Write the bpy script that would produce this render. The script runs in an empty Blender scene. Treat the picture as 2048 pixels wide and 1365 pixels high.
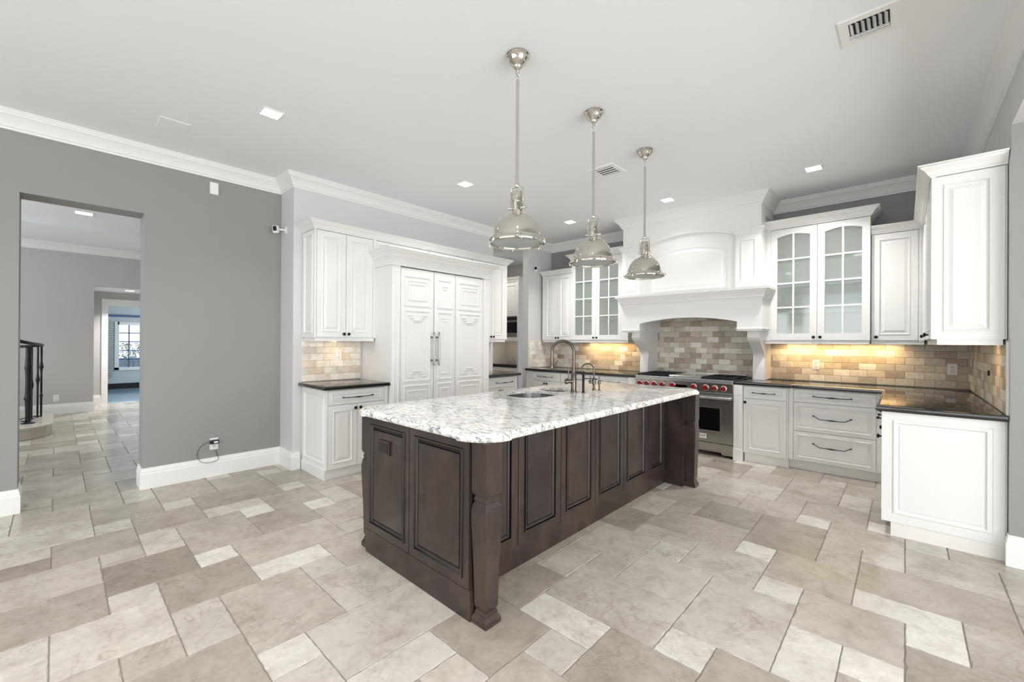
import bpy, bmesh, math, random
from mathutils import Matrix, Vector
random.seed(7)
scene = bpy.context.scene
COL = scene.collection
PI = math.pi

# ------------------------------------------------------------------ camera
H = 1.37
FPX, YAW, PITCH, ROLL = 846.1, 0.748647, 0.001966, 0.006058
cam_d = bpy.data.cameras.new('camera')
cam_d.sensor_fit = 'HORIZONTAL'
cam_d.sensor_width = 36.0
cam_d.lens = FPX / 2048 * 36.0
cam_d.clip_start = 0.05
cam = bpy.data.objects.new('camera', cam_d)
COL.objects.link(cam)
_f = Vector((-math.sin(YAW) * math.cos(PITCH), math.cos(YAW) * math.cos(PITCH), math.sin(PITCH)))
_r = Vector((math.cos(YAW), math.sin(YAW), 0))
_u = _r.cross(_f)
_r2 = _r * math.cos(ROLL) + _u * math.sin(ROLL)
_u2 = _r2.cross(_f)
_m = Matrix((_r2, _u2, -_f)).transposed().to_4x4()
_m.translation = Vector((0, 0, H))
cam.matrix_world = _m
scene.camera = cam

# ------------------------------------------------------------------ world, exposure, daylight
vs = scene.view_settings
vs.view_transform = 'Standard'
vs.look = 'None'
vs.gamma = 1.0
vs.exposure = 0.27
vs.use_curve_mapping = False
scene.cycles.use_denoising = True
scene.cycles.max_bounces = 10
scene.cycles.diffuse_bounces = 6
scene.cycles.glossy_bounces = 5
scene.cycles.transparent_max_bounces = 12
scene.cycles.sample_clamp_indirect = 6.0
scene.cycles.caustics_reflective = False
scene.cycles.caustics_refractive = False

world = bpy.data.worlds.new('sky')
scene.world = world
world.use_nodes = True
_bg = world.node_tree.nodes['Background']
_bg.inputs[0].default_value = (0.86, 0.93, 1.0, 1)
_bg.inputs[1].default_value = 1.5


def area(name, loc, direction, sx, sy, power, color=(1, 1, 1), spread=180):
    d = bpy.data.lights.new(name, 'AREA')
    d.shape = 'RECTANGLE'
    d.size, d.size_y = sx, sy
    d.energy = power
    d.color = color
    d.spread = math.radians(spread)
    o = bpy.data.objects.new(name, d)
    COL.objects.link(o)
    o.location = loc
    o.rotation_euler = Vector(direction).to_track_quat('-Z', 'Y').to_euler()
    return o


# daylight through the wide rear windows, the breakfast room on the right and the hall
area('daylight_rear', (-1.2, -3.75, 1.55), (0, 1, 0.7), 6.6, 2.5, 64, (1.0, 0.985, 0.965))
area('daylight_right', (3.7, 0.6, 1.35), (-1, 0.12, 0.40), 5.5, 2.3, 200, (1.0, 0.985, 0.965))
area('daylight_hall', (-8.2, -3.6, 1.7), (-0.12, 1, 0.2), 3.5, 2.4, 75, (0.97, 0.98, 1.0))
area('daylight_blue_room', (-14.3, 3.2, 1.5), (0, -1, 0), 2.6, 2.0, 50, (0.93, 0.98, 1.0))


# ------------------------------------------------------------------ materials
def lin(r, g, b):
    def c(v):
        v /= 255.0
        return v / 12.92 if v <= 0.04045 else ((v + 0.055) / 1.055) ** 2.4
    return (c(r), c(g), c(b), 1.0)


class NT:
    def __init__(self, name):
        self.m = bpy.data.materials.new(name)
        self.m.use_nodes = True
        self.t = self.m.node_tree
        self.b = self.t.nodes['Principled BSDF']

    def n(self, typ, **kw):
        nd = self.t.nodes.new(typ)
        for k, v in kw.items():
            if k.startswith('i_'):
                nd.inputs[k[2:].replace('_', ' ')].default_value = v
            else:
                setattr(nd, k, v)
        return nd

    def l(self, a, b):
        self.t.links.new(a, b)

    def coords(self, scale=(1, 1, 1), rot=(0, 0, 0)):
        tc = self.n('ShaderNodeTexCoord')
        mp = self.n('ShaderNodeMapping')
        mp.inputs['Scale'].default_value = scale
        mp.inputs['Rotation'].default_value = rot
        self.l(tc.outputs['Object'], mp.inputs['Vector'])
        return mp.outputs['Vector']

    def noise(self, vec, scale, detail=4, rough=0.55, dims='3D', dist=0.0):
        nd = self.n('ShaderNodeTexNoise')
        nd.noise_dimensions = dims
        nd.inputs['Scale'].default_value = scale
        nd.inputs['Detail'].default_value = detail
        nd.inputs['Roughness'].default_value = rough
        nd.inputs['Distortion'].default_value = dist
        if vec is not None:
            self.l(vec, nd.inputs['Vector'])
        return nd

    def ramp(self, fac, stops):
        r = self.n('ShaderNodeValToRGB')
        e = r.color_ramp.elements
        while len(e) < len(stops):
            e.new(0.5)
        for el, (p, c) in zip(e, stops):
            el.position = p
            el.color = c if len(c) == 4 else (*c, 1)
        self.l(fac, r.inputs['Fac'])
        return r.outputs['Color']

    def mix(self, fac, a, b, mode='MIX'):
        m = self.n('ShaderNodeMix')
        m.data_type = 'RGBA'
        m.blend_type = mode
        for s, v in ((m.inputs[0], fac), (m.inputs[6], a), (m.inputs[7], b)):
            if hasattr(v, 'links') or hasattr(v, 'is_linked'):
                self.l(v, s)
            else:
                s.default_value = v
        return m.outputs[2]

    def bump(self, h, strength, dist=0.01):
        b = self.n('ShaderNodeBump')
        b.inputs['Strength'].default_value = strength
        b.inputs['Distance'].default_value = dist
        self.l(h, b.inputs['Height'])
        self.l(b.outputs['Normal'], self.b.inputs['Normal'])


def paint(name, col, rough=0.5, var=0.03, scale=3.0, bump=0.0, metallic=0.0, ior=1.45):
    m = NT(name)
    c2 = tuple(min(1, v * (1 - var)) for v in col[:3]) + (1,)
    nz = m.noise(m.coords(), scale, 3)
    m.l(m.mix(nz.outputs['Fac'], col, c2), m.b.inputs['Base Color'])
    m.b.inputs['Roughness'].default_value = rough
    m.b.inputs['Metallic'].default_value = metallic
    m.b.inputs['IOR'].default_value = ior
    if bump:
        n2 = m.noise(m.coords(), 180, 2)
        m.bump(n2.outputs['Fac'], bump, 0.002)
    return m.m


def metal(name, col, rough, brushed=None):
    m = NT(name)
    m.b.inputs['Metallic'].default_value = 1.0
    vec = m.coords(brushed or (1, 1, 1))
    nz = m.noise(vec, 60 if brushed else 8, 3)
    c2 = tuple(v * 0.88 for v in col[:3]) + (1,)
    m.l(m.mix(nz.outputs['Fac'], col, c2), m.b.inputs['Base Color'])
    r = m.n('ShaderNodeMapRange')
    r.inputs['To Min'].default_value = rough * 0.8
    r.inputs['To Max'].default_value = rough * 1.2
    m.l(nz.outputs['Fac'], r.inputs['Value'])
    m.l(r.outputs['Result'], m.b.inputs['Roughness'])
    return m.m


def emit(name, col, strength):
    m = NT(name)
    m.b.inputs['Base Color'].default_value = (0.8, 0.8, 0.8, 1)
    m.b.inputs['Emission Color'].default_value = col
    m.b.inputs['Emission Strength'].default_value = strength
    return m.m


def stone_tile(name, rough, veins, bump, ior=1.5):
    """per tile base colour from the colour attribute, its alpha shifts the veining"""
    m = NT(name)
    at = m.n('ShaderNodeVertexColor', layer_name='tile')
    mul = m.n('ShaderNodeMath', operation='MULTIPLY')
    mul.inputs[1].default_value = 40.0
    m.l(at.outputs['Alpha'], mul.inputs[0])
    vec = m.coords()
    cloud = m.noise(vec, 3.2, 6, 0.62, '4D', 0.6)
    m.l(mul.outputs[0], cloud.inputs['W'])
    vein = m.noise(vec, 1.9, 8, 0.6, '4D', 2.2)
    m.l(mul.outputs[0], vein.inputs['W'])
    fine = m.noise(vec, 34, 5, 0.65)
    c = m.ramp(cloud.outputs['Fac'], [(0.3, (0.80, 0.78, 0.75)), (0.5, (1.0, 1.0, 1.0)), (0.7, (1.13, 1.13, 1.12))])
    base = m.mix(1.0, at.outputs['Color'], c, 'MULTIPLY')
    mot = m.noise(vec, 9.0, 6, 0.7, dist=0.8)
    mo = m.ramp(mot.outputs['Fac'], [(0.32, (0.82, 0.80, 0.77)), (0.48, (0.98, 0.98, 0.97)), (0.68, (1.08, 1.08, 1.08))])
    base = m.mix(0.85, base, m.mix(1.0, base, mo, 'MULTIPLY'))
    v = m.ramp(vein.outputs['Fac'], [(0.484, (1, 1, 1)), (0.496, (0.62, 0.57, 0.51)), (0.502, (0.90, 0.88, 0.86)), (0.512, (1, 1, 1))])
    sel = m.noise(vec, 1.3, 2, 0.5, '4D')
    m.l(mul.outputs[0], sel.inputs['W'])
    selr = m.ramp(sel.outputs['Fac'], [(0.42, (0, 0, 0)), (0.56, (veins, veins, veins))])
    base = m.mix(selr, base, m.mix(1.0, base, v, 'MULTIPLY'))
    f = m.ramp(fine.outputs['Fac'], [(0.3, (0.9, 0.9, 0.89)), (0.6, (1.03, 1.03, 1.03))])
    base = m.mix(0.8, base, m.mix(1.0, base, f, 'MULTIPLY'))
    m.l(base, m.b.inputs['Base Color'])
    r = m.n('ShaderNodeMapRange')
    r.inputs['To Min'].default_value = rough * 0.7
    r.inputs['To Max'].default_value = rough * 1.5
    m.l(cloud.outputs['Fac'], r.inputs['Value'])
    m.l(r.outputs['Result'], m.b.inputs['Roughness'])
    m.b.inputs['IOR'].default_value = ior
    m.bump(cloud.outputs['Fac'], bump, 0.004)
    return m.m


def granite_white():
    m = NT('white_granite')
    vec = m.coords((1.0, 2.0, 1.6), (0, 0, 0.5))
    plain = m.coords()
    big = m.noise(vec, 4.2, 6, 0.62, dist=1.0)
    mid = m.noise(vec, 24.0, 5, 0.66, dist=0.9)
    fine = m.noise(plain, 90.0, 3, 0.7)
    spot = m.noise(vec, 40.0, 4, 0.7, dist=0.6)
    base = m.ramp(big.outputs['Fac'], [(0.32, lin(216, 216, 214)), (0.50, lin(240, 239, 236)), (0.65, lin(250, 249, 246))])
    g = m.ramp(mid.outputs['Fac'], [(0.34, lin(105, 105, 108)), (0.425, lin(178, 178, 177)), (0.50, (1, 1, 1))])
    gate2 = m.ramp(big.outputs['Fac'], [(0.40, (1, 1, 1)), (0.66, (0.6, 0.6, 0.6))])
    base = m.mix(gate2, base, m.mix(1.0, base, g, 'MULTIPLY'))
    warm = m.ramp(fine.outputs['Fac'], [(0.36, lin(200, 192, 182)), (0.50, (1, 1, 1))])
    base = m.mix(0.35, base, m.mix(1.0, base, warm, 'MULTIPLY'))
    dk = m.ramp(spot.outputs['Fac'], [(0.30, (0.05, 0.047, 0.047)), (0.355, (0.35, 0.34, 0.34)), (0.39, (1, 1, 1))])
    gate = m.ramp(big.outputs['Fac'], [(0.38, (1, 1, 1)), (0.52, (0.1, 0.1, 0.1))])
    base = m.mix(gate, base, m.mix(1.0, base, dk, 'MULTIPLY'))
    m.l(base, m.b.inputs['Base Color'])
    m.b.inputs['Roughness'].default_value = 0.10
    m.b.inputs['IOR'].default_value = 1.55
    return m.m


def granite_black():
    m = NT('black_granite')
    vec = m.coords()
    s = m.noise(vec, 120.0, 4, 0.7)
    b = m.noise(vec, 14.0, 4, 0.6)
    c = m.ramp(s.outputs['Fac'], [(0.55, (0.006, 0.006, 0.006)), (0.68, (0.05, 0.048, 0.05)), (0.78, (0.16, 0.155, 0.16))])
    c = m.mix(b.outputs['Fac'], c, (0.01, 0.009, 0.009, 1))
    m.l(c, m.b.inputs['Base Color'])
    m.b.inputs['Roughness'].default_value = 0.035
    m.b.inputs['IOR'].default_value = 1.8
    return m.m


def dark_wood():
    m = NT('espresso_wood')
    vec = m.coords((3, 3, 0.8))
    g = m.noise(vec, 2.2, 3, 0.5, dist=0.4)
    bl = m.noise(m.coords((1, 1, 0.6)), 4.5, 4, 0.6)
    c = m.ramp(g.outputs['Fac'], [(0.3, (0.030, 0.0205, 0.0185)), (0.7, (0.046, 0.0325, 0.029))])
    w = m.ramp(bl.outputs['Fac'], [(0.42, (0.85, 0.85, 0.85)), (0.68, (1.6, 1.48, 1.38))])
    m.l(m.mix(1.0, c, w, 'MULTIPLY'), m.b.inputs['Base Color'])
    m.b.inputs['Roughness'].default_value = 0.24
    m.b.inputs['IOR'].default_value = 1.55
    return m.m


def pane(name, tint, transp, gloss=0.12, rough=0.08):
    """cheap sheet glass: see-through, a bit milky, a bit reflective"""
    m = NT(name)
    t = m.t
    out = t.nodes['Material Output']
    t.nodes.remove(m.b)
    tr = m.n('ShaderNodeBsdfTransparent')
    tr.inputs[0].default_value = tint
    df = m.n('ShaderNodeBsdfDiffuse')
    tl = m.n('ShaderNodeBsdfTranslucent')
    nz = m.noise(m.coords((1, 1, 1)), 26, 3)
    colr = m.mix(nz.outputs['Fac'], tint, tuple(v * 0.9 for v in tint[:3]) + (1,))
    m.l(colr, df.inputs[0])
    m.l(colr, tl.inputs[0])
    gl = m.n('ShaderNodeBsdfGlossy')
    gl.inputs['Roughness'].default_value = rough
    mk = m.n('ShaderNodeMixShader')
    mk.inputs[0].default_value = 0.45
    m.l(df.outputs[0], mk.inputs[1])
    m.l(tl.outputs[0], mk.inputs[2])
    m1 = m.n('ShaderNodeMixShader')
    m1.inputs[0].default_value = transp
    m.l(mk.outputs[0], m1.inputs[1])
    m.l(tr.outputs[0], m1.inputs[2])
    m2 = m.n('ShaderNodeMixShader')
    m2.inputs[0].default_value = gloss
    m.l(m1.outputs[0], m2.inputs[1])
    m.l(gl.outputs[0], m2.inputs[2])
    m.l(m2.outputs[0], out.inputs['Surface'])
    return m.m


MAT = dict(
    white=paint('cabinet_white', (0.815, 0.812, 0.795, 1), 0.38, 0.02),
    trim=paint('trim_white', (0.82, 0.818, 0.808, 1), 0.42, 0.02),
    ceiling=paint('ceiling_white', (0.865, 0.885, 0.905, 1), 0.85, 0.02, 1.2),
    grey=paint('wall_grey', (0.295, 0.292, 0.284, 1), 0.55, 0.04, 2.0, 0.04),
    lightgrey=paint('wall_light_grey', (0.66, 0.655, 0.66, 1), 0.55, 0.04, 2.0, 0.04),
    hallgrey=paint('hall_grey', (0.52, 0.51, 0.50, 1), 0.6, 0.04, 2.0, 0.04),
    blue=paint('pale_blue_paint', (0.53, 0.59, 0.60, 1), 0.6, 0.04),
    tintfloor=paint('daylight_tinted_floor', (0.28, 0.42, 0.54, 1), 0.12, 0.25, 4.0),  # bluish tint of the daylight is put into this floor colour
    black=paint('black_iron', (0.008, 0.008, 0.009, 1), 0.45, 0.2, 20),
    void=paint('dark_cavity', (0.012, 0.012, 0.012, 1), 0.7, 0.2),
    gap=paint('painted_seam_shade', (0.10, 0.10, 0.098, 1), 0.8, 0.1),  # dark tone painting the shade between the refrigerator doors
    bronze=paint('oil_rubbed_bronze', (0.020, 0.017, 0.016, 1), 0.32, 0.3, 40, metallic=0.5),
    chrome=metal('polished_nickel', (0.68, 0.645, 0.59, 1), 0.05),
    steel=metal('brushed_steel', (0.62, 0.615, 0.60, 1), 0.26, (0.3, 6, 60)),
    steel2=metal('satin_steel', (0.70, 0.70, 0.69, 1), 0.16),
    sinksteel=metal('sink_steel', (0.50, 0.50, 0.495, 1), 0.22),
    pull=metal('dark_pull_steel', (0.30, 0.295, 0.29, 1), 0.16),
    faucet=metal('bronze_nickel', (0.135, 0.112, 0.098, 1), 0.22),
    red=paint('red_knob', (0.26, 0.010, 0.016, 1), 0.28, 0.1),
    plastic=paint('white_plastic', (0.84, 0.84, 0.84, 1), 0.35, 0.01),
    darkplastic=paint('black_plastic', (0.015, 0.015, 0.015, 1), 0.35, 0.1),
    slot=paint('socket_slot', (0.03, 0.03, 0.03, 1), 0.6, 0.1),
    ovenglass=paint('oven_glass', (0.004, 0.004, 0.004, 1), 0.04, 0.1, ior=1.5),
    wgran=granite_white(),
    bgran=granite_black(),
    wood=dark_wood(),
    glaze=paint('dark_glaze', (0.006, 0.004, 0.004, 1), 0.35, 0.2),
    grout=paint('grout', (0.28, 0.255, 0.22, 1), 0.9, 0.2, 30, 0.2),
    bgrout=paint('backsplash_grout', (0.50, 0.46, 0.39, 1), 0.9, 0.1, 30),
    floor=stone_tile('floor_stone', 0.21, 0.55, 0.10),
    splash=stone_tile('backsplash_stone', 0.36, 0.35, 0.12),
    step=paint('step_stone', (0.60, 0.56, 0.50, 1), 0.2, 0.15, 6),
    cglass=pane('cabinet_glass', (0.95, 0.975, 0.96, 1), 0.82, 0.10, 0.05),
    shelf=pane('shelf_glass', (0.62, 0.78, 0.72, 1), 0.45, 0.12, 0.05),
    lens=pane('frosted_lens', (0.86, 0.93, 0.92, 1), 0.25, 0.15, 0.12),
    wglass=pane('window_glass', (0.97, 0.99, 1.0, 1), 0.93, 0.05, 0.02),
    light=emit('lamp_glow', (1.0, 0.97, 0.92, 1), 9.0),
    warmglow=emit('warm_led', (1.0, 0.70, 0.32, 1), 6.0),
    leaf=paint('leaf_green', (0.10, 0.22, 0.05, 1), 0.6, 0.5, 20),
    outdoor=paint('outdoor_paving', (0.55, 0.6, 0.66, 1), 0.8, 0.1),
    pool=paint('dark_blue_wall', (0.10, 0.14, 0.30, 1), 0.6, 0.2),
    kick=paint('kick_white', (0.80, 0.79, 0.76, 1), 0.5, 0.03),
)


# ------------------------------------------------------------------ mesh builder
class M:
    def __init__(self):
        self.v, self.f, self.mi = [], [], []

    def add(self, vs, fs, mi=0):
        o = len(self.v)
        self.v += [tuple(p) for p in vs]
        self.f += [tuple(i + o for i in f) for f in fs]
        self.mi += [mi] * len(fs)
        return self

    def box(self, x0, x1, y0, y1, z0, z1, mi=0):
        p = [(x, y, z) for z in (z0, z1) for y in (y0, y1) for x in (x0, x1)]
        return self.add(p, [(0, 2, 3, 1), (4, 5, 7, 6), (0, 1, 5, 4), (2, 6, 7, 3), (0, 4, 6, 2), (1, 3, 7, 5)], mi)

    def loft(self, rings, closed=True, cap0=True, cap1=True, mi=0, seg=()):
        n = len(rings[0])
        vs = [p for r in rings for p in r]
        fs = []
        for k in range(len(rings) - 1):
            for i in range(n if closed else n - 1):
                j = (i + 1) % n
                fs.append((k * n + i, k * n + j, (k + 1) * n + j, (k + 1) * n + i))
        if cap0:
            fs.append(tuple(range(n))[::-1])
        if cap1:
            fs.append(tuple((len(rings) - 1) * n + i for i in range(n)))
        o = len(self.mi)
        self.add(vs, fs, mi)
        w = n if closed else n - 1
        for k in seg:
            for q in range(k * w, (k + 1) * w):
                self.mi[o + q] = 1
        return self

    def prism(self, poly, axis, a, b, mi=0):
        def q(p, t):
            return {'x': (t, p[0], p[1]), 'y': (p[0], t, p[1]), 'z': (p[0], p[1], t)}[axis]
        return self.loft([[q(p, a) for p in poly], [q(p, b) for p in poly]], mi=mi)

    def lathe(self, prof, c, axis='z', seg=24, mi=0, cap=True):
        rings = []
        for r, h in prof:
            ring = []
            for i in range(seg):
                t = 2 * PI * i / seg
                a, b = r * math.cos(t), r * math.sin(t)
                ring.append({'z': (c[0] + a, c[1] + b, c[2] + h), 'y': (c[0] + a, c[1] + h, c[2] + b),
                             'x': (c[0] + h, c[1] + a, c[2] + b)}[axis])
            rings.append(ring)
        return self.loft(rings, True, cap, cap, mi)

    def tube(self, pts, rad, seg=10, mi=0, closed=False):
        pts = [Vector(p) for p in pts]
        n = len(pts)
        rad = rad if isinstance(rad, (list, tuple)) else [rad] * n
        t0 = (pts[1] - pts[0]).normalized()
        up = Vector((0, 0, 1)) if abs(t0.z) < 0.9 else Vector((1, 0, 0))
        nrm = t0.cross(up).normalized()
        rings = []
        for i in range(n):
            if closed:
                t = (pts[(i + 1) % n] - pts[i - 1]).normalized()
            else:
                t = (pts[min(i + 1, n - 1)] - pts[max(i - 1, 0)]).normalized()
            nrm = (nrm - t * nrm.dot(t)).normalized()
            bn = t.cross(nrm)
            rings.append([tuple(pts[i] + (nrm * math.cos(2 * PI * k / seg) + bn * math.sin(2 * PI * k / seg)) * rad[i]) for k in range(seg)])
        if closed:
            rings.append(rings[0])
            return self.loft(rings, True, False, False, mi)
        return self.loft(rings, True, True, True, mi)

    def sweep(self, prof, path, closed=False, mi=0, capends=True):
        """prof (out, z) closed section; path XY; out goes to the right-hand side of travel"""
        P = [Vector(p) for p in path]
        n = len(P)
        rings = []
        for i in range(n):
            if closed:
                a, b = P[i] - P[i - 1], P[(i + 1) % n] - P[i]
            else:
                a = P[i] - P[i - 1] if i else P[1] - P[0]
                b = P[i + 1] - P[i] if i < n - 1 else a
            a, b = a.normalized(), b.normalized()
            na, nb = Vector((a.y, -a.x)), Vector((b.y, -b.x))
            mt = (na + nb) / max(0.2, 1 + na.dot(nb))
            rings.append([(P[i].x + mt.x * o, P[i].y + mt.y * o, z) for o, z in prof])
        if closed:
            rings.append(rings[0])
            return self.loft(rings, True, False, False, mi)
        return self.loft(rings, True, capends, capends, mi)

    def panel(self, face, base, u0, u1, v0, v1, prof, back=0.02, mi=0, seg=()):
        """stepped rectangular panel: prof = (inset, outward)"""
        rings = [[fmap(face, base, u, v, -back) for u, v in ((u0, v0), (u1, v0), (u1, v1), (u0, v1))]]
        for ins, d in prof:
            rings.append([fmap(face, base, u, v, d) for u, v in ((u0 + ins, v0 + ins), (u1 - ins, v0 + ins), (u1 - ins, v1 - ins), (u0 + ins, v1 - ins))])
        return self.loft(rings, mi=mi, seg=seg)

    def build(self, name, mats, parent=None, smooth=None, bevel=0.0, root=None):
        off = Vector((0, 0, 0))
        r = parent
        while r is not None:
            off += r.location
            r = r.parent
        me = bpy.data.meshes.new(name)
        me.from_pydata([(x - off.x, y - off.y, z - off.z) for x, y, z in self.v], [], self.f)
        mats = mats if isinstance(mats, (list, tuple)) else [mats]
        for k in mats:
            me.materials.append(MAT[k])
        me.polygons.foreach_set('material_index', self.mi)
        bm = bmesh.new()
        bm.from_mesh(me)
        bmesh.ops.recalc_face_normals(bm, faces=bm.faces)
        bm.to_mesh(me)
        bm.free()
        if smooth:
            me.shade_smooth()
            me.set_sharp_from_angle(angle=math.radians(smooth))
        o = bpy.data.objects.new(name, me)
        COL.objects.link(o)
        if parent is not None:
            o.parent = parent
        if bevel:
            b = o.modifiers.new('bevel', 'BEVEL')
            b.width = bevel
            b.segments = 2
            b.limit_method = 'ANGLE'
            b.angle_limit = math.radians(50)
        return o


def fmap(face, base, u, v, d):
    if face == '-y':
        return (u, base - d, v)
    if face == '+y':
        return (u, base + d, v)
    if face == '+x':
        return (base + d, u, v)
    if face == '-x':
        return (base - d, u, v)
    return (u, v, base - d)     # '-z' : ceiling fittings


def fbox(m, face, base, u0, u1, v0, v1, d0, d1, mi=0):
    a, b = fmap(face, base, u0, v0, d0), fmap(face, base, u1, v1, d1)
    return m.box(min(a[0], b[0]), max(a[0], b[0]), min(a[1], b[1]), max(a[1], b[1]), min(a[2], b[2]), max(a[2], b[2]), mi)


def tag(o, label, cat, group=None):
    o['label'] = label
    o['category'] = cat
    if group:
        o['group'] = group
    return o


def thing(name, label, cat, loc, group=None):
    o = bpy.data.objects.new(name, None)
    o.empty_display_size = 0.1
    COL.objects.link(o)
    o.location = loc
    return tag(o, label, cat, group)


def struct(name, m, mat, **kw):
    o = m.build(name, mat, **kw)
    o['kind'] = 'structure'
    return o


def copy_tree(o, loc, label=None):
    r = o.copy()
    COL.objects.link(r)
    r.location = loc
    if label:
        r['label'] = label
    for ch in o.children:
        c = ch.copy()
        COL.objects.link(c)
        c.parent = r
        for g in ch.children:
            d = g.copy()
            COL.objects.link(d)
            d.parent = c
    return r


# ------------------------------------------------------------------ the floor
GX, GY, X0, Y0 = 0.2068, 0.2045, -0.617, 2.03
UNIT = [(5, 0, 2, 3), (2, 5, 3, 2), (2, 1, 1, 1), (3, 1, 2, 2), (1, 0, 1, 2), (1, 2, 2, 2), (5, 5, 1, 1), (4, 3, 2, 2),
        (0, 4, 2, 2), (0, 3, 1, 1), (2, 4, 2, 1), (3, 3, 1, 1)]
T_WHITE, T_LIGHT, T_MID, T_TAN, T_DARK = (0.62, 0.59, 0.54), (0.50, 0.465, 0.415), (0.425, 0.388, 0.338), (0.355, 0.318, 0.27), (0.265, 0.23, 0.19)
OVERRIDE = {(-16, -11): T_DARK, (-14, -9): T_DARK, (-12, -8): T_TAN, (-19, -6): T_TAN, (-15, -5): T_TAN, (-16, -7): T_MID,
            (2, 5): T_TAN, (-1, 6): T_TAN, (1, 2): T_MID, (0, 4): T_MID, (-11, -6): T_WHITE, (0, 3): T_WHITE, (-1, -1): T_WHITE,
            (2, 4): T_WHITE, (3, 3): T_WHITE, (1, 0): T_WHITE, (-4, -2): T_WHITE, (-3, -3): T_LIGHT, (-10, -7): T_MID, (-7, -6): T_LIGHT,
            (-4, -1): T_LIGHT, (-1, 0): T_LIGHT, (-3, 1): T_LIGHT, (-11, -10): T_LIGHT, (-8, -9): T_TAN, (-12, -9): T_LIGHT,
            (-13, -6): T_MID, (-13, -11): T_MID, (-5, -6): T_WHITE, (-7, -7): T_WHITE, (-9, -5): T_LIGHT, (-10, -5): T_LIGHT,
            (-4, 5): T_MID, (-2, 3): T_LIGHT, (-5, 2): T_LIGHT, (3, 7): T_MID, (1, 8): T_MID, (3, 1): T_TAN, (2, 0): T_TAN}


def build_floor():
    V, F, C, MI = [], [], [], []
    rnd = random.Random(11)

    def quadring(top, bot):
        o = len(V)
        n = len(top)
        V.extend(top)
        V.extend(bot)
        F.append(tuple(o + i for i in range(n)))
        for i in range(n):
            j = (i + 1) % n
            F.append((o + i, o + n + i, o + n + j, o + j))
        MI.extend([0] * (n + 1))
        return 2 * n
    XA, XB, YA, YB = -12.55, 4.1, -4.1, 6.6
    for bi in range(-11, 5):
        for bj in range(-7, 5):
            for (ui, uj, w, h) in UNIT:
                i, j = bi * 6 + ui, bj * 6 + uj
                xa, xb = X0 + i * GX, X0 + (i + w) * GX
                ya, yb = Y0 + j * GY, Y0 + (j + h) * GY
                if xb < XA or xa > XB or yb < YA or ya > YB:
                    continue
                xa, xb, ya, yb = max(xa, XA), min(xb, XB), max(ya, YA), min(yb, YB)
                if xb - xa < 0.03 or yb - ya < 0.03:
                    continue
                small = w * h <= 2
                if (i, j) in OVERRIDE:
                    c = OVERRIDE[(i, j)]
                elif small:
                    c = rnd.choice((T_WHITE, T_LIGHT, T_LIGHT, T_LIGHT, T_MID))
                else:
                    c = rnd.choice((T_LIGHT, T_MID, T_MID, T_MID, T_TAN, T_TAN))
                k = rnd.uniform(0.94, 1.05)
                c = tuple(v * k for v in c)
                w_id = rnd.random()
                near = xa > -6.2 and ya > -1.0
                g = 0.0024
                ja = 0.0030 if near else 0.0015
                step = 0.028 if near else 0.14
                top, bot = [], []
                cs = ((xa, ya), (xb, ya), (xb, yb), (xa, yb))
                for q in range(4):
                    p, r = Vector(cs[q]), Vector(cs[(q + 1) % 4])
                    d = (r - p)
                    ln = d.length
                    d.normalize()
                    nn = Vector((-d.y, d.x))
                    m = max(1, int(ln / step))
                    for s in range(m):
                        t = 0.0 if s == 0 else (s + rnd.uniform(-0.3, 0.3)) / m
                        q0 = p + d * (ln * t)
                        jit = abs(rnd.gauss(0, ja))
                        if s == 0:
                            q0 = q0 + d * (g + 0.003)
                            a = q0 + nn * (g + 0.003)
                            b = p + d * g * 0.4 + nn * g * 0.4
                        else:
                            a = q0 + nn * (g + jit)
                            b = q0 + nn * g * 0.4
                        top.append((a.x, a.y, 0.0))
                        bot.append((b.x, b.y, -0.006))
                n = quadring(top, bot)
                C.extend([(*c, w_id)] * n)
    o = len(V)
    V.extend([(XA, YA, -0.0045), (XB, YA, -0.0045), (XB, YB, -0.0045), (XA, YB, -0.0045)])
    F.append((o, o + 1, o + 2, o + 3))
    MI.append(1)
    C.extend([(0.3, 0.3, 0.3, 0)] * 4)
    me = bpy.data.meshes.new('floor')
    me.from_pydata(V, [], F)
    me.materials.append(MAT['floor'])
    me.materials.append(MAT['grout'])
    me.polygons.foreach_set('material_index', MI)
    ca = me.color_attributes.new('tile', 'FLOAT_COLOR', 'POINT')
    ca.data.foreach_set('color', [x for c in C for x in c])
    ob = bpy.data.objects.new('floor', me)
    COL.objects.link(ob)
    ob['kind'] = 'structure'


build_floor()

# ------------------------------------------------------------------ room shell
CZ = 3.13
XL, XF, XR, YB = -5.10, -4.74, 0.48, 6.15
OY0, OY1, OZ = -0.205, 0.54, 2.525

m = M()
m.box(-5.35, 4.2, -4.2, 7.0, CZ, CZ + 0.12)
struct('ceiling', m, 'ceiling')

m = M()
m.box(-5.35, XL, -4.2, OY0, 0, CZ).box(-5.35, XL, OY0, OY1, OZ, CZ).box(-5.35, XL, OY1, 1.84, 0, CZ)
struct('wall_left', m, 'grey')
m = M()
m.box(XL, XF, 1.70, 1.84, 0, CZ).box(-4.87, XF, 1.84, 4.66, 0, CZ).box(-4.87, XF, 4.66, 5.51, 2.98, CZ).box(-4.87, XF, 5.51, YB, 0, CZ)
struct('wall_refrigerator', m, 'lightgrey')
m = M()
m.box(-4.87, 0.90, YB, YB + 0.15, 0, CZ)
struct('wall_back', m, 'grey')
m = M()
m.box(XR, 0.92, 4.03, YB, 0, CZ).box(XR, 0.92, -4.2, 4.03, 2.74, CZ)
m.mi[2] = 1        # the jamb face of the wide opening takes the darker grey
struct('wall_right', m, ('lightgrey', 'grey'))
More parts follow.
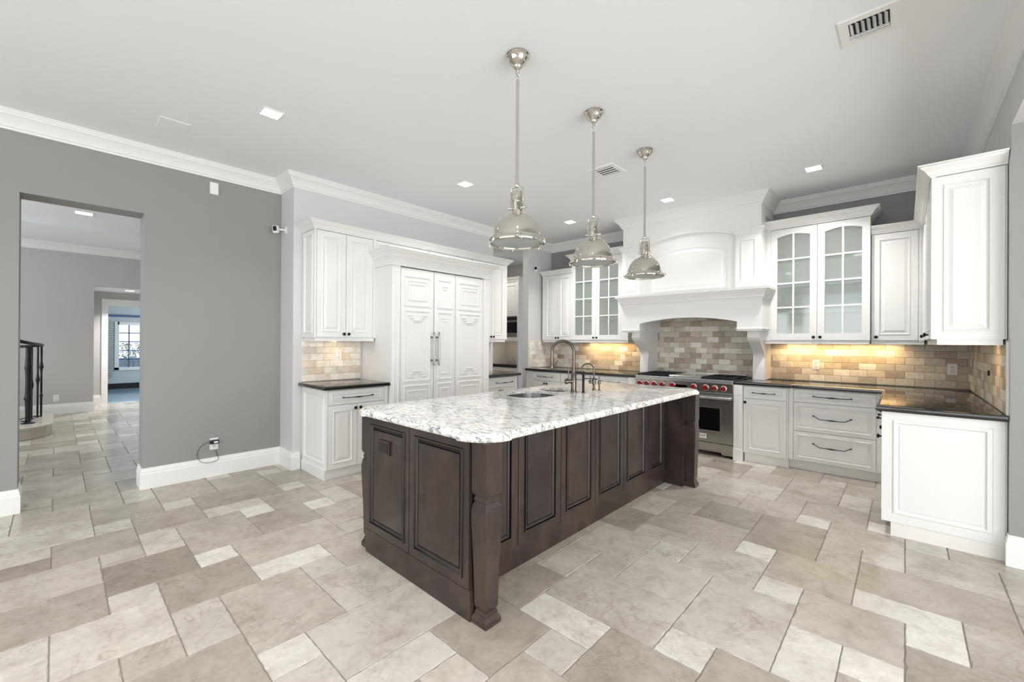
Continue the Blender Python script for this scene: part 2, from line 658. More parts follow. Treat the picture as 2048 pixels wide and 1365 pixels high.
# beyond the frame: rear wall with wide windows, breakfast room wall with windows
m = M()
for x0, x1 in ((-5.35, -4.7), (-2.7, -2.3), (-0.2, 0.2), (2.3, 4.2)):
    m.box(x0, x1, -4.2, -4.0, 0, CZ)
m.box(-5.35, 4.2, -4.2, -4.0, 2.85, CZ)
struct('wall_rear', m, 'hallgrey')
m = M()
m.box(4.0, 4.2, -4.0, -2.2, 0, CZ).box(4.0, 4.2, 3.4, 7.0, 0, CZ).box(4.0, 4.2, -2.2, 3.4, 2.6, CZ).box(4.0, 4.2, -2.2, 3.4, 0, 0.25)
m.box(0.92, 4.0, 4.6, 4.75, 0, CZ)
struct('wall_breakfast', m, 'hallgrey')

# pantry behind the kitchen wall
m = M()
m.box(-7.0, -4.87, 6.60, 6.70, 0, 3.0).box(-7.1, -7.0, 3.7, 6.7, 0, 3.0).box(-7.0, -4.87, 3.7, 3.8, 0, 3.0)
struct('wall_pantry', m, 'hallgrey')
m = M()
m.box(-7.1, -4.87, 3.7, 6.7, 3.0, 3.1)
struct('ceiling_pantry', m, 'ceiling')

# hall
HX = -11.3
m = M()
m.box(HX - 0.15, HX, -4.2, 0.48, 0, CZ).box(HX - 0.15, HX, 0.48, 3.6, 2.39, CZ)
m.box(HX, -5.35, 3.6, 3.75, 0, CZ)
struct('wall_hall', m, 'hallgrey')
m = M()
for x0, x1 in ((-11.4, -9.95), (-6.45, -5.35)):
    m.box(x0, x1, -4.2, -4.0, 0, CZ)
m.box(-9.95, -6.45, -4.2, -4.0, 2.9, CZ)
struct('wall_hall_rear', m, 'hallgrey')
m = M()
m.box(-9.52, -5.35, -4.2, 3.75, 3.20, 3.30).box(-11.45, -9.52, -4.2, 3.75, 3.115, 3.30)
struct('ceiling_hall', m, 'ceiling')
m = M()
m.box(-12.7, HX - 0.15, 0.30, 3.6, 2.39, 2.5)
struct('ceiling_alcove', m, 'ceiling')
m = M()
m.box(-12.7, -12.55, 0.30, 0.737, 0, 2.39).box(-12.7, -12.55, 0.737, 1.75, 2.092, 2.39).box(-12.7, -12.55, 1.75, 3.6, 0, 2.39)
m.box(-12.7, HX - 0.15, 0.30, 0.40, 0, 2.39)
struct('wall_alcove', m, 'hallgrey')
# casing of the doorway into the blue room
cas = M()
CP = [(0, 0), (0, 0.018), (0.02, 0.026), (0.06, 0.02), (0.085, 0.026), (0.088, 0)]
cas.box(-12.55, -12.525, 0.650, 0.737, 0, 2.092).box(-12.55, -12.525, 1.75, 1.84, 0, 2.092).box(-12.55, -12.525, 0.650, 1.84, 2.092, 2.235)
cas.box(-12.525, -12.515, 0.650, 0.672, 0.2, 2.213).box(-12.525, -12.515, 0.650, 1.84, 2.213, 2.235)
cas.box(-12.699, -12.551, 0.738, 0.752, 0, 2.091)
struct('door_1', cas, 'trim')

# blue room
m = M()
m.box(-16.6, -12.7, -1.5, 3.75, -0.02, 0.0)
struct('floor_blue_room', m, 'tintfloor')
WX = -16.0
wy0, wy1, wz0, wz1 = 1.15, 2.25, 0.57, 1.80
m = M()
m.box(WX - 0.15, WX, -1.5, wy0, 0, 2.55).box(WX - 0.15, WX, wy1, 3.75, 0, 2.55).box(WX - 0.15, WX, wy0, wy1, 0, wz0).box(WX - 0.15, WX, wy0, wy1, wz1, 2.55)
m.box(WX, -12.7, 3.6, 3.75, 0, 2.55).box(WX, -12.7, -1.6, -1.5, 0, 2.55)
struct('wall_blue_room', m, 'blue')
m = M()
m.box(-16.15, -12.7, -1.6, 3.75, 2.55, 2.62)
struct('ceiling_blue_room', m, 'blue')
m = M()
m.box(WX, WX + 0.02, -1.5, 3.6, 0, 0.15)
struct('baseboard_blue_room', m, 'darkplastic')
m = M()
m.box(WX, WX + 0.05, -1.5, 3.6, 2.00, 2.05)
struct('trim_blue_room', m, 'pool')

win = thing('window_1', 'small-paned window in the pale blue room', 'window', (WX, 1.7, 0.57))
del win['category'], win['label']
win['kind'] = 'structure'
m = M()
for a, b, c, d in ((wy0 - 0.06, wy0 + 0.03, wz0 - 0.05, wz1 + 0.06), (wy1 - 0.03, wy1 + 0.06, wz0 - 0.05, wz1 + 0.06), (wy0, wy1, wz1 - 0.02, wz1 + 0.06), (wy0 - 0.06, wy1 + 0.06, wz0 - 0.06, wz0 + 0.02)):
    m.box(WX - 0.1, WX + 0.03, a, b, c, d)
m.build('frame', 'trim', win)
m = M()
for k in range(1, 5):
    y = wy0 + 0.0 + k * 0.24
    m.box(WX - 0.07, WX - 0.04, y - 0.012, y + 0.012, wz0, wz1)
for k in range(1, 5):
    z = wz0 + k * (wz1 - wz0) / 5
    m.box(WX - 0.07, WX - 0.04, wy0, wy1, z - 0.012, z + 0.012)
m.build('glazing_bars', 'pool', win)
m = M()
m.box(WX - 0.058, WX - 0.052, wy0, wy1, wz0, wz1)
m.build('pane', 'wglass', win)

m = M()
for k in range(24):
    z = 0.32 + k * 0.065
    m.add([(WX + 0.02, 0.80, z), (WX + 0.02, 1.07, z), (WX + 0.045, 1.07, z + 0.03), (WX + 0.045, 0.80, z + 0.03)], [(0, 1, 2, 3)])
    m.box(WX + 0.02, WX + 0.03, 0.80, 1.07, z, z + 0.045)
tag(m.build('window_shutter', 'blue'), 'pale blue slatted shutter beside the small-paned window of the far room', 'shutter')

# outside that window
sh = thing('shrub', 'yellow-green shrub outside the small-paned window of the far room', 'shrub', (-17.5, 1.62, 0))
m = M()
rs = random.Random(3)
for k in range(420):
    a, b = rs.uniform(0, 2 * PI), rs.uniform(-1, 1)
    rr = rs.uniform(0.1, 0.34)
    c = Vector((-17.5 + rr * math.cos(a) * 0.9, 1.62 + rr * math.sin(a), 0.75 + 0.5 * b))
    d1 = Vector((rs.uniform(-1, 1), rs.uniform(-1, 1), rs.uniform(-1, 1))).normalized() * 0.045
    d2 = d1.orthogonal().normalized() * 0.018
    m.add([c - d1, c + d2, c + d1, c - d2], [(0, 1, 2, 3)])
m.build('foliage', 'leaf', sh)
m = M()
m.tube([(-17.5, 1.62, 0), (-17.5, 1.62, 0.7)], 0.02, 8)
m.build('stem', 'bronze', sh)
m = M()
m.box(-30, -16.6, -8, 14, -0.1, -0.02)
struct('ground', m, 'outdoor')
m = M()
m.box(-20.1, -20.0, -3, 9, -0.02, 0.72)
tag(m.build('garden_wall', 'pool'), 'low dark blue garden wall seen through the far window', 'wall')

# ------------------------------------------------------------------ crown moulding, baseboards
CR = [(0, -0.137), (0.010, -0.137), (0.013, -0.122), (0.022, -0.116), (0.028, -0.100), (0.040, -0.078), (0.060, -0.050), (0.078, -0.038),
      (0.080, -0.026), (0.088, -0.022), (0.090, -0.012), (0.097, -0.010), (0.097, 0), (0, 0)]
HL, HR, HF = -2.985, -1.225, 5.56
m = M()
m.sweep([(o, CZ + z) for o, z in CR], [(XL, -4.0), (XL, 1.70), (XF, 1.70), (XF, YB), (HL, YB), (HL, HF), (HR, HF), (HR, YB), (XR, YB), (XR, -4.0)])
struct('trim_1', m, 'trim', smooth=30)
m = M()
m.sweep([(o, 3.115 + z) for o, z in CR], [(HX, -4.0), (HX, 3.6)])
struct('trim_2', m, 'trim', smooth=30)

BBH = 0.19
BB = [(0, 0), (0.018, 0), (0.018, BBH - 0.055), (0.014, BBH - 0.045), (0.014, BBH - 0.03), (0.009, BBH - 0.018), (0.007, BBH), (0, BBH)]
for nm, path in (('baseboard_left', [(XL, -4.0), (XL, OY0), (-5.35, OY0)]),
                 ('baseboard_recess', [(-5.35, OY1), (XL, OY1), (XL, 1.70), (XF, 1.70), (XF, 1.775)]),
                 ('baseboard_right', [(XR, 4.075), (XR, 4.03), (0.92, 4.03)]),
                 ('baseboard_hall', [(HX, -4.0), (HX, 0.48), (HX - 0.15, 0.48)]),
                 ('baseboard_alcove', [(-12.55, 0.40), (-12.55, 0.65)])):
    m = M()
    m.sweep(BB, path)
    struct(nm, m, 'trim')


# ------------------------------------------------------------------ backsplash
def tiles(name, runs):
    """runs: (face, base, u0, u1, v0, v1, clip)"""
    V, F, C, MI = [], [], [], []
    rnd = random.Random(name)
    TW, TH, t = 0.1525, 0.0755, 0.010
    pal = [(0.80, 0.77, 0.70), (0.72, 0.675, 0.60), (0.76, 0.72, 0.65), (0.78, 0.75, 0.69), (0.70, 0.66, 0.60), (0.66, 0.57, 0.47)] if 'refrigerator' in name or 'corner' in name else [(0.80, 0.77, 0.70), (0.80, 0.765, 0.69), (0.42, 0.35, 0.28), (0.55, 0.50, 0.42), (0.62, 0.55, 0.45), (0.68, 0.62, 0.53), (0.55, 0.475, 0.375), (0.74, 0.69, 0.61), (0.60, 0.535, 0.44), (0.45, 0.375, 0.295), (0.655, 0.60, 0.51), (0.78, 0.735, 0.66)]
    for face, base, u0, u1, v0, v1, off in runs:
        rows = int(math.ceil((v1 - v0) / TH))
        for r in range(rows):
            va, vb = v0 + r * TH, min(v1, v0 + (r + 1) * TH)
            u = u0 - (TW * 0.5 if (r + off) % 2 else 0) - rnd.choice((0, 0.0))
            while u < u1 - 0.004:
                ua, ub = max(u, u0), min(u + TW, u1)
                u += TW
                if ub - ua < 0.006 or vb - va < 0.006:
                    continue
                c = rnd.choice(pal)
                k = rnd.uniform(1.04, 1.18)
                g, e = 0.0013, 0.004
                o = len(V)
                for ins, d in ((g, 0.0), (g, t - 0.003), (e, t)):
                    for a, b in ((ua + ins, va + ins), (ub - ins, va + ins), (ub - ins, vb - ins), (ua + ins, vb - ins)):
                        V.append(fmap(face, base, a, b, d))
                for q in range(2):
                    for i in range(4):
                        j = (i + 1) % 4
                        F.append((o + q * 4 + i, o + q * 4 + j, o + q * 4 + 4 + j, o + q * 4 + 4 + i))
                F.append((o + 8, o + 9, o + 10, o + 11))
                MI.extend([0] * 9)
                C.extend([(*(x * k for x in c), rnd.random())] * 12)
        o = len(V)
        d = t - 0.0035
        V.extend([fmap(face, base, a, b, d) for a, b in ((u0, v0), (u1, v0), (u1, v1), (u0, v1))])
        F.append((o, o + 1, o + 2, o + 3))
        MI.append(1)
        C.extend([(0.5, 0.5, 0.5, 0)] * 4)
    me = bpy.data.meshes.new(name)
    me.from_pydata(V, [], F)
    me.materials.append(MAT['splash'])
    me.materials.append(MAT['bgrout'])
    me.polygons.foreach_set('material_index', MI)
    ca = me.color_attributes.new('tile', 'FLOAT_COLOR', 'POINT')
    ca.data.foreach_set('color', [x for c in C for x in c])
    bm = bmesh.new()
    bm.from_mesh(me)
    bmesh.ops.recalc_face_normals(bm, faces=bm.faces)
    bm.to_mesh(me)
    bm.free()
    ob = bpy.data.objects.new(name, me)
    COL.objects.link(ob)
    ob['kind'] = 'structure'
    return ob


CT = 0.925      # worktop height
tiles('wall_back_backsplash', [('-y', YB, XF, -2.70, CT, 1.40, 0), ('-y', YB, -2.70, -1.45, CT, 1.74, 1), ('-y', YB, -1.45, XR, CT, 1.40, 0)])
tiles('wall_right_backsplash', [('-x', XR, 4.09, YB - 0.012, CT, 1.40, 0)])
tiles('wall_refrigerator_backsplash', [('+x', XF, 1.79, 2.455, CT, 1.40, 0)])
tiles('wall_corner_backsplash', [('+x', XF, 5.535, YB - 0.012, CT, 1.40, 1)])
m = M()
m.tube([(XR - 0.004, 4.083, CT), (XR - 0.004, 4.083, 1.385)], 0.009, 8)
struct('trim_3', m, 'trim', smooth=60)

# ------------------------------------------------------------------ cabinet building blocks
def raised(s):
    return [(0, 0), (s, 0), (s + 0.003, 0.005), (s + 0.009, 0.005), (s + 0.015, -0.010), (s + 0.023, -0.010), (s + 0.048, -0.001)]


def flatp(s):
    return [(0, 0), (s, 0), (s + 0.003, 0.005), (s + 0.009, 0.005), (s + 0.014, -0.009), (s + 0.021, -0.009), (s + 0.034, -0.002)]


def knob(parent, face, base, u, v):
    m = M()
    prof = [(0.007, 0), (0.006, 0.010), (0.009, 0.014), (0.0155, 0.018), (0.0165, 0.023), (0.012, 0.029), (0.001, 0.031)]
    n = Vector(fmap(face, 0, 0, 0, 1))
    c = fmap(face, base, u, v, 0)
    ax = 'x' if abs(n.x) > 0.5 else 'y'
    s = n.x if ax == 'x' else n.y
    m.lathe([(r, h * s) for r, h in prof], c, ax, 14)
    return m.build('knob', 'bronze', parent, smooth=40)


def bail(parent, face, base, uc, v, w, sag):
    pts, rad = [], []
    n = 24
    for k in range(n + 1):
        t = k / n
        u = uc - w / 2 + w * t
        d = 0.026 + 0.006 * math.sin(PI * t)
        s = v - sag * min(1, 6 * t, 6 * (1 - t))
        pts.append(fmap(face, base, u, s, d))
        mid = abs(t - 0.5)
        rad.append(0.0038 + (0.0035 if mid < 0.07 else 0.0015 if mid < 0.16 else 0))
    m = M()
    m.tube(pts, rad, 8)
    for s in (-1, 1):
        u = uc + s * w / 2
        a, b = fmap(face, base, u, v, 0), fmap(face, base, u, v, 0.030)
        m.tube([a, b], 0.0048, 8)
        m.tube([fmap(face, base, u, v, 0.020), fmap(face, base, u + s * 0.004, v + 0.004, 0.032), fmap(face, base, u + s * 0.010, v + 0.004, 0.034)], [0.007, 0.007, 0.004], 8)
    return m.build('handle', 'bronze', parent, smooth=50)


def door(parent, face, base, u0, u1, v0, v1, s=0.055, prof=raised, knob_at=None, t=0.02, mat='white', name='door'):
    m = M()
    m.panel(face, base, u0, u1, v0, v1, prof(s), back=t)
    d = m.build(name, mat, parent, bevel=0.0)
    if knob_at:
        knob(d, face, base, *knob_at)
    return d


def drawer(parent, face, base, u0, u1, v0, v1, handle=None, s=0.032):
    m = M()
    m.panel(face, base, u0, u1, v0, v1, flatp(s), back=0.02)
    d = m.build('drawer', 'white', parent)
    if handle:
        uc, v, w, sag = handle
        bail(d, face, base, uc, v, w, sag)
    return d


def crown_prof(z0, z1, out):
    h = z1 - z0
    P = [(0, 0), (0.10, 0), (0.14, 0.14), (0.26, 0.2), (0.34, 0.34), (0.52, 0.56), (0.78, 0.72), (0.80, 0.82), (0.94, 0.86), (1.0, 0.9), (1.0, 1.0), (0, 1.0)]
    return [(o * out, z0 + z * h) for o, z in P]


def glass_door(parent, face, base, u0, u1, v0, v1, knob_at, st=0.066, rise=0.03):
    t = 0.022
    m = M()
    fbox(m, face, base, u0, u0 + st, v0, v1, -t, 0)
    fbox(m, face, base, u1 - st, u1, v0, v1, -t, 0)
    fbox(m, face, base, u0 + st, u1 - st, v0, v0 + st + 0.01, -t, 0)
    top = v1 - st
    a, b = u0 + st, u1 - st
    arc = [(a + (b - a) * k / 12, top - rise + rise * math.sin(PI * k / 12) ** 1.0) for k in range(13)]
    poly = arc + [(b, v1), (a, v1)]
    m.loft([[fmap(face, base, u, v, -t) for u, v in poly], [fmap(face, base, u, v, 0) for u, v in poly]])
    d = m.build('door', 'white', parent)
    m = M()
    bot = v0 + st + 0.01
    mid = (a + b) / 2
    fbox(m, face, base, mid - 0.009, mid + 0.009, bot, top, -t, -0.003)
    for k in (1, 2, 3):
        z = bot + (top - bot) * (0.02 + 0.97 * k / 4)
        fbox(m, face, base, a, b, z - 0.009, z + 0.009, -t, -0.004)
    m.build('glazing_bars', 'white', d)
    m = M()
    fbox(m, face, base, a - 0.004, b + 0.004, bot - 0.004, top, -0.017, -0.013)
    m.build('glass_pane', 'cglass', d)
    knob(d, face, base, *knob_at)
    return d


# ------------------------------------------------------------------ island
IX0, IX1, IY0, IY1 = -2.57, -1.72, 1.378, 4.10
isl = thing('kitchen_island', 'long dark espresso wooden island with panelled sides and corner posts', 'kitchen island', (-2.1, 2.75, 0))
m = M()
m.box(IX0 + 0.005, IX1 - 0.012, IY0 + 0.012, IY1, 0.0, 0.30)
m.box(IX0 + 0.005, IX1 - 0.012, IY0 + 0.012, 2.40, 0.30, 0.885).box(IX0 + 0.005, IX1 - 0.012, 3.40, IY1, 0.30, 0.885)
m.box(IX0 + 0.005, IX0 + 0.03, 2.40, 3.40, 0.30, 0.885).box(IX1 - 0.04, IX1 - 0.012, 2.40, 3.40, 0.30, 0.885)
m.box(IX1 - 0.02, -1.562, IY0 + 0.012, IY0 + 0.06, 0.0, 0.885)          # wing behind the near post
m.box(IX1 - 0.02, -1.545, 4.06, 4.15, 0.0, 0.885)                        # wing behind the far post
m.box(IX0 + 0.0, IX0 + 0.03, 4.06, 4.15, 0.0, 0.885)
m.build('body', 'wood', isl)


def iprof(s):
    return [(0, 0), (s, 0), (s + 0.003, 0.008), (s + 0.011, 0.008), (s + 0.016, -0.004), (s + 0.024, -0.011), (s + 0.033, -0.012), (s + 0.038, -0.006)]


for a, b in ((-2.568, -2.080), (-2.074, -1.562)):
    m = M()
    m.panel('-y', IY0, a, b, 0.152, 0.882, iprof(0.043), back=0.02, seg=(2, 4, 6, 7))
    m.build('end_panel', ('wood', 'glaze'), isl)
m = M()
for u in (-1.553,):
    m.box(u - 0.012, u - 0.006, IY0 - 0.002, IY0 + 0.02, 0.15, 0.88)
m.box(IX0 - 0.002, -1.551, IY0, IY0 + 0.03, 0.0, 0.149)
m.build('plinth_end', 'wood', isl)
dv = [1.505, 1.915, 2.352, 2.790, 3.232, 3.690, 4.058]
for a, b in zip(dv[:-1], dv[1:]):
    m = M()
    m.panel('+x', IX1, a + 0.003, b - 0.003, 0.135, 0.882, iprof(0.055), back=0.02, seg=(2, 4, 6, 7))
    m.build('side_panel', ('wood', 'glaze'), isl)
m = M()
m.box(IX1 - 0.03, IX1 - 0.004, IY0 + 0.06, 4.06, 0.0, 0.132)
m.build('plinth_side', 'wood', isl)


def island_leg(cx, cy, h=0.884):
    """square post: block top, collar, baluster-shaped shaft, stepped foot"""
    P = [(0.052, h), (0.053, h), (0.053, 0.640), (0.050, 0.634), (0.050, 0.628), (0.041, 0.622), (0.041, 0.612), (0.045, 0.606), (0.045, 0.598), (0.042, 0.592), (0.050, 0.570),
         (0.0535, 0.545), (0.054, 0.50), (0.050, 0.40), (0.0455, 0.28), (0.0425, 0.16), (0.0415, 0.085), (0.036, 0.070), (0.036, 0.062), (0.040, 0.058), (0.040, 0.048), (0.048, 0.034), (0.052, 0.026), (0.052, 0.004), (0.050, 0.0)]
    m = M()
    rings = [[(cx + sx * r, cy + sy * r, z) for sx, sy in ((-1, -1), (1, -1), (1, 1), (-1, 1))] for r, z in P]
    m.loft(rings)
    return m.build('leg', 'wood', isl, bevel=0.0018)


for c in ((-1.497, 1.437), (-1.497, 4.150), (-2.615, 1.450), (-2.615, 4.150)):
    island_leg(*c)

isk = thing('power_outlet', 'dark brown power outlet set into the island end panel', 'power outlet', (-2.345, IY0, 0.70), 'power outlets')
m = M()
m.panel('-y', IY0 + 0.004, -2.412, -2.285, 0.672, 0.755, [(0, 0.010), (0.004, 0.012)], back=0.0)
m.build('cover_plate', 'wood', isk)
m = M()
m.panel('-y', IY0 - 0.008, -2.400, -2.297, 0.684, 0.743, [(0, 0.003), (0.002, 0.004)], back=0.0)
m.build('receptacle', 'darkplastic', isk)


# ------------------------------------------------------------------ worktops
def slab(name, outline, zt, edge, mat, label, holes=()):
    """outline clockwise seen from above so that 'out' points outward with sweep's right-hand rule reversed"""
    m = M()
    rings = []
    P = [Vector(p) for p in outline]
    n = len(P)

    def off(d):
        r = []
        for i in range(n):
            a, b = (P[i] - P[i - 1]).normalized(), (P[(i + 1) % n] - P[i]).normalized()
            na, nb = Vector((a.y, -a.x)), Vector((b.y, -b.x))
            mt = (na + nb) / max(0.3, 1 + na.dot(nb))
            r.append(P[i] + mt * d)
        return r
    for d, z in edge:
        rings.append([(p.x, p.y, z) for p in off(d)])
    m.loft(rings, cap0=False, cap1=False)
    # top and underside, with the sink holes left open
    for d, z in (edge[0], edge[-1]):
        bm = bmesh.new()
        loops = [[(p.x, p.y) for p in off(d)]] + [list(h) for h in holes]
        edges = []
        for lp in loops:
            vs = [bm.verts.new((x, y, z)) for x, y in lp]
            edges += [bm.edges.new((vs[i], vs[(i + 1) % len(vs)])) for i in range(len(vs))]
        bmesh.ops.triangle_fill(bm, edges=edges, use_beauty=True, use_dissolve=False)
        bm.verts.index_update()
        m.add([tuple(v.co) for v in bm.verts], [tuple(v.index for v in f.verts) for f in bm.faces])
        bm.free()
    for h in holes:
        m.loft([[(x, y, edge[0][1]) for x, y in h], [(x, y, edge[0][1] - 0.018) for x, y in h]], cap0=False, cap1=False)
    o = m.build(name, mat, smooth=35)
    me = o.data
    bm = bmesh.new()
    bm.from_mesh(me)
    bmesh.ops.remove_doubles(bm, verts=bm.verts, dist=0.0004)
    bmesh.ops.recalc_face_normals(bm, faces=bm.faces)
    bm.to_mesh(me)
    bm.free()
    me.shade_smooth()
    me.set_sharp_from_angle(angle=math.radians(35))
    return tag(o, label, 'worktop')


def arc(cx, cy, r, a0, a1, n):
    return [(cx + r * math.cos(math.radians(a0 + (a1 - a0) * k / n)), cy + r * math.sin(math.radians(a0 + (a1 - a0) * k / n))) for k in range(n + 1)]


gx0, gx1, gy0, gy1 = -2.715, -1.432, 1.350, 4.255
L, RB = 0.185, 0.200
out = []
out += [(gx0 + L, gy0)] + [(gx1 - L - 0.004, gy0)] + [(gx1 - L, gy0 - 0.008)] + arc(gx1 - L + 0.004, gy0 + L - 0.004, RB, -88, -2, 14) + [(gx1 + 0.008, gy0 + L), (gx1, gy0 + L + 0.006)]
out += [(gx1, gy1 - L - 0.006), (gx1 + 0.008, gy1 - L)] + arc(gx1 - L + 0.004, gy1 - L + 0.004, RB, 2, 88, 14) + [(gx1 - L, gy1 + 0.008), (gx1 - L - 0.006, gy1)]
out += [(gx0 + L + 0.006, gy1), (gx0 + L, gy1 + 0.008)] + arc(gx0 + L - 0.004, gy1 - L + 0.004, RB, 92, 178, 14) + [(gx0 - 0.008, gy1 - L), (gx0, gy1 - L - 0.006)]
out += [(gx0, gy0 + L + 0.006), (gx0 - 0.008, gy0 + L)] + arc(gx0 + L - 0.004, gy0 + L - 0.004, RB, 182, 268, 14)
EDGE = [(-0.024, CT), (-0.017, 0.9235), (-0.0115, 0.919), (-0.0105, 0.914), (-0.0065, 0.9135), (-0.001, 0.9085), (0.0015, 0.900), (0.001, 0.892), (-0.004, 0.885)]


def dbowl(cx, cy, rx, ry, n=36, pw=3.0):
    pts = []
    for k in range(n):
        t = 2 * PI * k / n
        c, s = math.cos(t), math.sin(t)
        pts.append((cx + rx * math.copysign(abs(c) ** (2 / pw), c), cy + ry * math.copysign(abs(s) ** (2 / pw), s)))
    return pts


B1 = dbowl(-2.325, 2.745, 0.195, 0.225)
B2 = dbowl(-2.385, 3.155, 0.140, 0.130)
slab('island_worktop', out, CT, EDGE, 'wgran', 'white and grey speckled granite worktop with rounded corners on the dark island', (B1, B2))

sink = thing('sink', 'undermounted stainless steel double bowl sink in the island worktop', 'sink', (-2.33, 2.9, 0.885))
for ring, dp in ((B1, 0.20), (B2, 0.15)):
    cx = sum(p[0] for p in ring) / len(ring)
    cy = sum(p[1] for p in ring) / len(ring)

    def sc(k, z):
        return [(cx + (x - cx) * k, cy + (y - cy) * k, z) for x, y in ring]
    m = M()
    m.loft([sc(1.004, 0.9068), sc(0.996, 0.9066), sc(0.975, 0.885 - dp * 0.85), sc(0.90, 0.885 - dp), sc(0.15, 0.885 - dp - 0.006)], cap0=False, cap1=True)
    b = m.build('bowl', 'sinksteel', sink, smooth=50)
    m = M()
    m.lathe([(0.045, 0.002), (0.040, 0.006), (0.02, 0.004), (0.001, 0.004)], (cx, cy, 0.885 - dp - 0.006), 'z', 20)
    m.build('drain', 'chrome', b, smooth=40)


def gooseneck(base, r, h, reach, rad, dirv, drop, n=18):
    """riser then half circle then short drop"""
    bx, by, bz = base
    d = Vector((dirv[0], dirv[1], 0)).normalized()
    pts = [Vector((bx, by, bz)), Vector((bx, by, bz + h * 0.4)), Vector((bx, by, bz + h - reach / 2))]
    c = Vector((bx, by, bz + h - reach / 2)) + d * reach / 2
    for k in range(1, n + 1):
        a = PI - PI * k / n
        pts.append(c + d * (math.cos(a) * reach / 2) + Vector((0, 0, math.sin(a) * reach / 2)))
    pts.append(pts[-1] - Vector((0, 0, drop)))
    return pts


FB = (-2.150, 3.120, CT)
fc = thing('kitchen_faucet', 'tall bronze gooseneck faucet with a side handle beside the island sink', 'faucet', FB)
m = M()
m.lathe([(0.030, 0), (0.030, 0.012), (0.0245, 0.016), (0.0245, 0.165), (0.021, 0.172), (0.015, 0.176), (0.0135, 0.19)], FB, 'z', 20)
m.build('body', 'faucet', fc, smooth=40)
fd = (-0.86, -0.5)
gp = gooseneck((FB[0], FB[1], CT + 0.17), 0, 0.285, 0.195, 0.0125, fd, 0.055)
m = M()
m.tube(gp, 0.0128, 14)
m.build('spout', 'faucet', fc, smooth=60)
tip = gp[-1]
m = M()
m.lathe([(0.0145, 0.0), (0.0155, -0.012), (0.0155, -0.055), (0.0175, -0.062), (0.0175, -0.095), (0.012, -0.1)], tip, 'z', 16)
hd = m.build('spray_head', 'faucet', fc, smooth=40)
m = M()
m.tube([tip + Vector((0.014, 0.008, -0.075)), tip + Vector((0.035, 0.018, -0.045)), tip + Vector((0.045, 0.024, -0.02))], [0.005, 0.005, 0.004], 8)
m.build('spray_lever', 'faucet', hd, smooth=60)
m = M()
hb = Vector((FB[0], FB[1], CT + 0.098))
hv = Vector((-0.55, -0.83, 0)).normalized()
m.tube([hb, hb + hv * 0.055, hb + hv * 0.058, hb + hv * 0.078, hb + hv * 0.079], [0.016, 0.016, 0.024, 0.024, 0.012], 18)
hl = m.build('handle', 'faucet', fc, smooth=40)
m = M()
m.tube([hb + hv * 0.045, hb + hv * 0.045 + Vector((-0.004, 0, 0.07)), hb + hv * 0.047 + Vector((-0.006, 0, 0.125))], [0.006, 0.006, 0.0075], 8)
m.build('lever', 'faucet', hl, smooth=50)

SB = (-2.075, 3.160, CT)
sp_ = thing('soap_dispenser', 'slim dark soap dispenser post right beside the tall faucet', 'soap dispenser', SB)
m = M()
m.lathe([(0.016, 0), (0.016, 0.006), (0.011, 0.010), (0.011, 0.15), (0.0125, 0.155), (0.0125, 0.185), (0.006, 0.19)], SB, 'z', 14)
m.build('body', 'bronze', sp_, smooth=40)
m = M()
m.tube([(SB[0], SB[1], CT + 0.125), (SB[0] + 0.05, SB[1] + 0.055, CT + 0.123), (SB[0] + 0.085, SB[1] + 0.095, CT + 0.118)], 0.0045, 8)
m.build('nozzle', 'bronze', sp_, smooth=50)

WB = (-2.12, 3.405, CT)
fl = thing('filter_faucet', 'small bronze gooseneck water tap behind the tall faucet', 'faucet', WB)
m = M()
m.lathe([(0.020, 0), (0.020, 0.008), (0.011, 0.014), (0.011, 0.05), (0.017, 0.055), (0.017, 0.10), (0.011, 0.105), (0.008, 0.12)], WB, 'z', 16)
m.build('body', 'faucet', fl, smooth=40)
m = M()
m.tube(gooseneck((WB[0], WB[1], CT + 0.11), 0, 0.135, 0.115, 0.007, fd, 0.02), 0.0068, 10)
m.build('spout', 'faucet', fl, smooth=60)
m = M()
wv = Vector((-0.6, -0.8, 0))
w0 = Vector((WB[0], WB[1], CT + 0.078))
m.tube([w0, w0 + wv * 0.03, w0 + wv * 0.032, w0 + wv * 0.046], [0.011, 0.011, 0.016, 0.016], 12)
m.tube([w0 + wv * 0.036, w0 + wv * 0.036 + Vector((0, 0, 0.055))], 0.0045, 8)
m.build('handle', 'faucet', fl, smooth=40)
A2 = (-2.075, 3.425, CT)
m = M()
m.lathe([(0.014, 0), (0.014, 0.005), (0.007, 0.009), (0.007, 0.055), (0.013, 0.06), (0.013, 0.085), (0.007, 0.09), (0.006, 0.13), (0.001, 0.132)], A2, 'z', 12)
tag(m.build('air_switch', 'faucet', smooth=40), 'short slim bronze stem on the island right of the small tap', 'tap')

BEDGE = [(-0.020, CT), (-0.010, 0.9235), (-0.004, 0.919), (-0.003, 0.915), (0.0, 0.914), (0.001, 0.905), (0.0, 0.896), (-0.006, 0.886), (-0.012, 0.885)]


def rect(x0, x1, y0, y1):
    return [(x0, y0), (x1, y0), (x1, y1), (x0, y1)]


FD = 1.375      # underside of wall cabinets
XC, YC, RC = XF + 0.004, YB - 0.004, XR - 0.004      # backs of the cabinets

